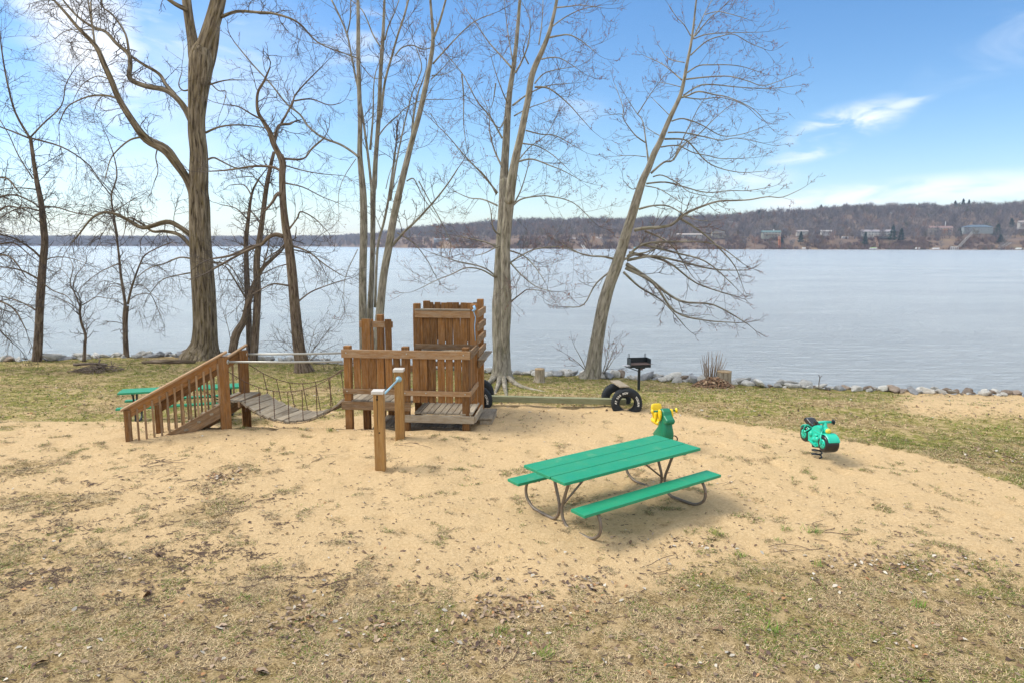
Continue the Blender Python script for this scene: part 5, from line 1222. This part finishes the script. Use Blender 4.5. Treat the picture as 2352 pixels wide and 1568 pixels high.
# lawns and bare banks are part of the hills; stairs, docks and boats are things
def stairs(ox0,y0,b0,ox1,y1,b1,w,m,label,name='bank_stairs'):
    p0,r0=hpt(ox0,b0); p1,r1=hpt(ox1,b1); q0=P(ox0,y0,r0); q1=P(ox1,y1,r1); e=empty(name,q0,0,label,'stairs')
    d=q1-q0; n=max(6,int(abs(d.z)/.5)); 
    for s in(-1,1):
        b=MB(); b.beam(Vector((s*w/2,0,0)),d+Vector((s*w/2,0,0)),.25,.4); b.beam(Vector((s*w/2,0,1)),d+Vector((s*w/2,0,1)),.12,.12); b.build('stair_rail',m,e)
    b=MB()
    for k in range(n): b.box(d*(k+.5)/n+Vector((0,0,.1)),(w,abs(d.length)/n*.6,.12))
    b.build('treads',m,e)
stairs(1789.5,542,30,1789.5,568,3,2.2,M_orange,'straight orange timber stairs running down the bank from the pale house'); stairs(2234,532,46,2202,566,4,2.6,M_greyw,'long diagonal dark grey stairs down the bluff below the blue-roofed house')
stairs(1336,562,12,1344,574,2,2.4,M_trim,'white framed stairs at the waterline below the long low house'); stairs(2318,556,16,2296,570,1,5,M_greyw,'grey stone steps down to the water near the right edge'); stairs(2010,544,28,2016,566,5,1.6,M_deckw,'narrow timber stairs below the long grey-roofed house')
def dock(ox,L,label,m=M_greyw,roof=False):
    p,r=hpt(ox,-2); e=empty('boat_dock' if not roof else 'boat_lift',(p.x,p.y,WATER),0,label,'dock' if not roof else 'boat lift')
    b=MB(); b.box((0,-L/2,.55),(2,L,.2)); 
    for k in range(4):
        for s in(-1,1): b.box((s*.9,-L*k/3*.95,.2),(.2,.2,1.2))
    b.build('deck',m,e)
    if roof:
        b=MB(); b.box((0,-2,3.4),(7,4,.35)); b.build('canopy',M_trim,e); b=MB()
        for x in(-3.3,-1,1,3.3): b.box((x,-3.8,1.6),(.3,.3,3.4)); b.box((x,-.3,1.6),(.3,.3,3.4))
        b.build('frame',M_trim,e)
dock(2130,9,'grey dock below the cream house'); dock(2190,4,'white canopied boat lift at the water below the blue-roofed house',roof=True); dock(2277,8,'low grey dock left of the stone steps'); dock(1716,7,'small dock on the shore left of the orange stairs'); dock(1180,6,'small dock below the terraced bank')
def boat(ox,L,label,m,cover):
    p,r=hpt(ox,1.5); e=empty('small_boat',(p.x,p.y,WATER+.9),0,label,'boat')
    b=MB(); b.prism([(-L/2,.1),(-L/2,1.0),(L/2,1.2),(L/2*.8,.1)],-1,1); b.build('hull',m,e,bevel=.15)
    b=MB(); b.prism([(-L/2*.9,1.0),(-L/4,1.6),(L/4,1.6),(L/2*.9,1.2)],-.8,.8); b.build('cover',cover,e)
boat(2006,9,'white pontoon boat with a lime cover pulled up below the long house',M_wht,M_lime); boat(2150,8,'white boat with a grey cover on the shore below the cream house',M_wht,M_greyw); boat(2340,7,'pale covered boat on the bank near the right edge',M_wht,M_trim); boat(1846,0.1+4,'small pale rowing boat on the shore left of the slim pine',M_wht,M_greyw); boat(1460,5,'light blue boat seen just right of the leaning trunk',M_sky,M_sky); boat(2108,6,'white runabout left of the grey dock',M_wht,M_wht)
p,r=hpt(1939,62); e=empty('camper_trailer',p,0,'white parked camper trailer between the low white house and the long grey-roofed house','camper'); b=MB(); b.prism([(-4,.6),(-4,2.8),(-3,3.4),(3.4,3.4),(4,2.6),(4,.6)],-1.2,1.2); b.build('body',M_wht,e,bevel=.2); b=MB()
for x in(-2,0,2): b.box((x,-1.23,2.2),(1.1,.06,.8))
b.build('window',glass,e); b=MB(); b.lathe([(0,-.15),(.45,-.15),(.45,.15),(0,.15)],(1,-1.1,.45),RY,16); b.lathe([(0,-.15),(.45,-.15),(.45,.15),(0,.15)],(-1,-1.1,.45),RY,16); b.build('wheel',M_rubber,e)
# ------------------------------------------------------------------ ground litter and grass
def gz(x,y):
    m,g=turf(x,y); return hz(x,y)+sandh(x,y)*(1-.6*m),m,g
rng_=np.random.default_rng(5)
GV=[];GF=[];GC=[]
def blades(n,y0,y1,L0,L1,w,lay,seed):
    rs=random.Random(seed); c=0; tries=0
    while c<n and tries<n*12:
        tries+=1
        y=math.sqrt(rs.uniform(y0*y0,y1*y1)); x=rs.uniform(-.82,.82)*(y+1.2)
        if y>yshore(x)-.02 : continue
        m,g=turf(x,y)
        cl=noise.noise(Vector((x*5,y*5,2)))*.55+noise.noise(Vector((x*1.6,y*1.6,8)))*.45
        if m*(.82 if y<13 else 1)+cl*2.1<rs.uniform(.35,.95): continue
        z=hz(x,y)+sandh(x,y)*(1-.6*m); k=rs.randint(2,5)
        gg=g+.6*noise.noise(Vector((x*2.2,y*2.2,6)))
        for _ in range(k):
            bx=x+rs.gauss(0,.018);by=y+rs.gauss(0,.018); a=rs.random()*6.28; L=rs.uniform(L0,L1); up=rs.uniform(.1,1)*lay
            dx,dy=math.cos(a),math.sin(a); tip=(bx+dx*L*(1-up*.6),by+dy*L*(1-up*.6),z+L*up*.9+.004)
            i=len(GV); ww=w*rs.uniform(.6,1.3)
            GV.append((bx-dy*ww,by+dx*ww,z)); GV.append((bx+dy*ww,by-dx*ww,z)); GV.append(tip); GF.append((i,i+1,i+2))
            q=rs.random()
            if q<gg*.62: col=(rs.uniform(.08,.20),rs.uniform(.12,.23),rs.uniform(.015,.04))
            elif q<.82: col=(lambda k:(k,k*.77,k*.45))(rs.uniform(.22,.70))
            else: col=(rs.uniform(.12,.22),rs.uniform(.09,.14),.06)
            GC.extend([col,col,col]); c+=1
blades(210000,4.2,8.5,.025,.07,.0036,.35,1); blades(90000,8.5,13,.03,.07,.0045,.4,2); blades(110000,13,24,.05,.10,.007,.5,3)
def vcmat(name):
    m,t,b=mat(name); t.links.new(attr(t,'leafcol').outputs['Color'],b.inputs['Base Color']); b.inputs['Roughness'].default_value=.85; b.inputs['Specular IOR Level'].default_value=.2; return m
o=rawmesh('grass',GV,GF,vcmat('grass blades'),col=np.array(GC,dtype=np.float32)); tag(o,'short patchy straw coloured and green grass around the sand','grass',kind='stuff')
# green tufts on the sand
V=[];F=[];CC=[]
for px,py,s,n in ((1805,1213,.8,60),(1870,1222,1.2,90),(1640,1222,.9,70),(1660,1228,.7,50),(1880,1293,.8,60),(2105,1275,.9,50),(2010,1248,.8,50),(2115,1390,.9,60),(1775,1445,1,80),(2300,1300,.9,50),(1790,1240,.6,30),(1700,1275,.8,50),(560,1375,.9,40),(500,970,.9,60),(560,985,1,70),(700,988,1,60),(760,990,1,60),(1150,1450,.8,40),(1250,1505,1,60)):
    p=onground(px,py)
    for _ in range(n):
        a=random.random()*6.28; L=random.uniform(.04,.11)*s; bx=p.x+random.gauss(0,.05*s); by=p.y+random.gauss(0,.05*s); i=len(V); w_=.0035
        V+=[(bx-math.sin(a)*w_,by+math.cos(a)*w_,p.z),(bx+math.sin(a)*w_,by-math.cos(a)*w_,p.z),(bx+math.cos(a)*L*.8,by+math.sin(a)*L*.8,p.z+L*.7)]; F.append((i,i+1,i+2)); c=(random.uniform(.07,.2),random.uniform(.16,.28),.03) if random.random()<.75 else (.35,.28,.14); CC+=[c]*3
o=rawmesh('grass_tufts',V,F,bpy.data.materials['grass blades'],col=np.array(CC)); tag(o,'small fresh green grass tufts scattered on the sand edge','grass',kind='stuff')
# leaves
V=[];F=[];CC=[]
cl=[(1360,1345,80,26,60),(1225,1390,130,40,90),(1150,1400,80,25,90),(700,1405,60,22,50),(640,1440,80,25,50),(1980,1290,140,30,110),(2200,1300,140,28,80),(1600,1245,90,18,60),(1240,1330,80,15,12),(2080,1300,80,25,60),(850,1445,90,30,60),(1110,1480,110,30,70),(500,1095,26,8,90),(545,1083,12,5,14),(1630,895,60,8,90),(1330,890,60,6,60),(2250,1040,60,20,60),(2330,1055,40,12,40),(1160,925,40,4,30),(700,985,140,4,60),(180,895,50,8,60)]
def leaf(px,py,big=1):
    if not(-60<px<2420 and 870<py<1568): return
    p=onground(px,py)
    if p.y>21: return
    s=random.uniform(.014,.036)*big; a=random.random()*6.28; n=Vector((random.gauss(0,.35),random.gauss(0,.35),1)).normalized(); d=n.orthogonal().normalized(); d.rotate(Matrix.Rotation(a,3,n)); e=n.cross(d)
    m_,g_=turf(p.x,p.y); c=p+Vector((0,0,sandh(p.x,p.y)*(1-.6*m_)+.012)); i=len(V); cu=random.uniform(.1,.5)*s
    V.extend([tuple(c-d*s),tuple(c-d*s*.3+e*s*.55+n*cu),tuple(c+d*s*.5+e*s*.4+n*cu*.6),tuple(c+d*s*1.1),tuple(c+d*s*.3-e*s*.6+n*cu),tuple(c-d*s*.5-e*s*.4+n*cu*.5)]); F.append((i,i+1,i+2,i+3,i+4,i+5))
    q=random.random()
    col=(.46,.42,.35) if q<.11 else (.32,.24,.17) if q<.45 else (.17,.11,.07) if q<.8 else (.36,.19,.09) if q<.86 else (.09,.06,.05)
    k=random.uniform(.75,1.25); CC.extend([tuple(min(1,w_*k) for w_ in col)]*6)
for px,py,sx_,sy_,n in cl:
    for _ in range(n): leaf(random.gauss(px,sx_*.6),random.gauss(py,sy_*.6))
for _ in range(900): leaf(random.uniform(0,2352),random.uniform(1230,1568)**1)
for _ in range(450): leaf(random.uniform(0,2352),random.uniform(960,1230),.8)
for _ in range(900): leaf(random.uniform(0,2352),random.uniform(880,960),1.3)
for px,py in ((522,1398),(1175,1332),(88,1524),(600,1543),(340,1368),(510,1440),(365,1273),(1150,1330)): 
    for _ in range(3): leaf(px+random.uniform(-6,6),py+random.uniform(-4,4),1.7)
o=rawmesh('leaf_litter',V,F,vcmat('fallen leaves'),col=np.array(CC)); tag(o,'scattered grey, brown and orange fallen leaves on turf and sand','fallen leaves',kind='stuff')
# small dark bark bits and twigs
V=[];F=[]
def bit(px,py,l0,l1):
    p=onground(px,py)
    if p.y>15.5: return
    m_,g_=turf(p.x,p.y); z=hz(p.x,p.y)+sandh(p.x,p.y)*(1-.6*m_)+.008
    a=random.gauss(0,.9); L=random.uniform(l0,l1); w_=random.uniform(.0015,.0055)*(1 if L<.12 else .8); k=2 if L<.1 else 5; pts=[]
    x,y=p.x,p.y
    for i in range(k+1):
        pts.append((x,y)); a+=random.gauss(0,.3); x+=math.cos(a)*L/k; y+=math.sin(a)*L/k
    for i in range(k):
        (xa,ya),(xb,yb)=pts[i],pts[i+1]; d=math.hypot(xb-xa,yb-ya)+1e-6; nx_,ny_=-(yb-ya)/d*w_,(xb-xa)/d*w_; j=len(V)
        V.extend([(xa-nx_,ya-ny_,z),(xa+nx_,ya+ny_,z),(xb+nx_,yb+ny_,z),(xb-nx_,yb-ny_,z),(xa,ya,z+w_*1.6),(xb,yb,z+w_*1.6)]); F.extend([(j,j+3,j+5,j+4),(j+1,j+4,j+5,j+2)])
for _ in range(3400):
    px=random.uniform(0,2352); py=random.uniform(945,1350)
    if noise.noise(Vector((px*.006,py*.015,1)))+random.uniform(-.5,.5)<-.1: continue
    bit(px,py,.012,.06)
for _ in range(16000):
    px=random.uniform(-20,900); py=random.uniform(1055,1400)
    p=G0(px,py); k=.5*noise.noise(Vector((p.x*.9,p.y*1.6,31)))+.6*noise.noise(Vector((p.x*4,p.y*7,2)))
    if k+.10*sst(1060,1160,py)-.25*sst(600,900,px)<random.uniform(.12,.5): continue
    bit(px,py,.02,.09)
for _ in range(900): bit(random.uniform(0,2352),random.uniform(1300,1568),.02,.08)
for px,py,n in ((375,1070,8),(330,1075,6),(560,1085,4),(740,1045,3),(1870,1228,5),(1400,1180,3),(20,1160,6),(1490,1310,4),(1180,1520,3),(250,1530,3),(930,1020,3),(1780,1260,4),(1660,1115,3),(400,1100,4)):
    for _ in range(n): bit(px+random.gauss(0,18),py+random.gauss(0,5),.2,.6)
o=rawmesh('bark_litter',V,F,flat('dark bark bits',(.085,.055,.04),.95)); tag(o,'small dark bits of bark and twigs strewn over the sand','twigs',kind='stuff')
HZD=.00017
# ------------------------------------------------------------------ thin winter haze over the lake
hm=bpy.data.materials.new('haze air'); hm.use_nodes=True; t=hm.node_tree; t.nodes.clear(); vo=t.nodes.new('ShaderNodeVolumePrincipled'); vo.inputs['Color'].default_value=(.62,.76,1,1); vo.inputs['Density'].default_value=HZD; vo.inputs['Anisotropy'].default_value=.2
ou=t.nodes.new('ShaderNodeOutputMaterial'); t.links.new(vo.outputs[0],ou.inputs['Volume'])
b=MB(); b.box((0,1600,46),(6400,4800,116)); o=b.build('haze',hm); tag(o,kind='stuff')
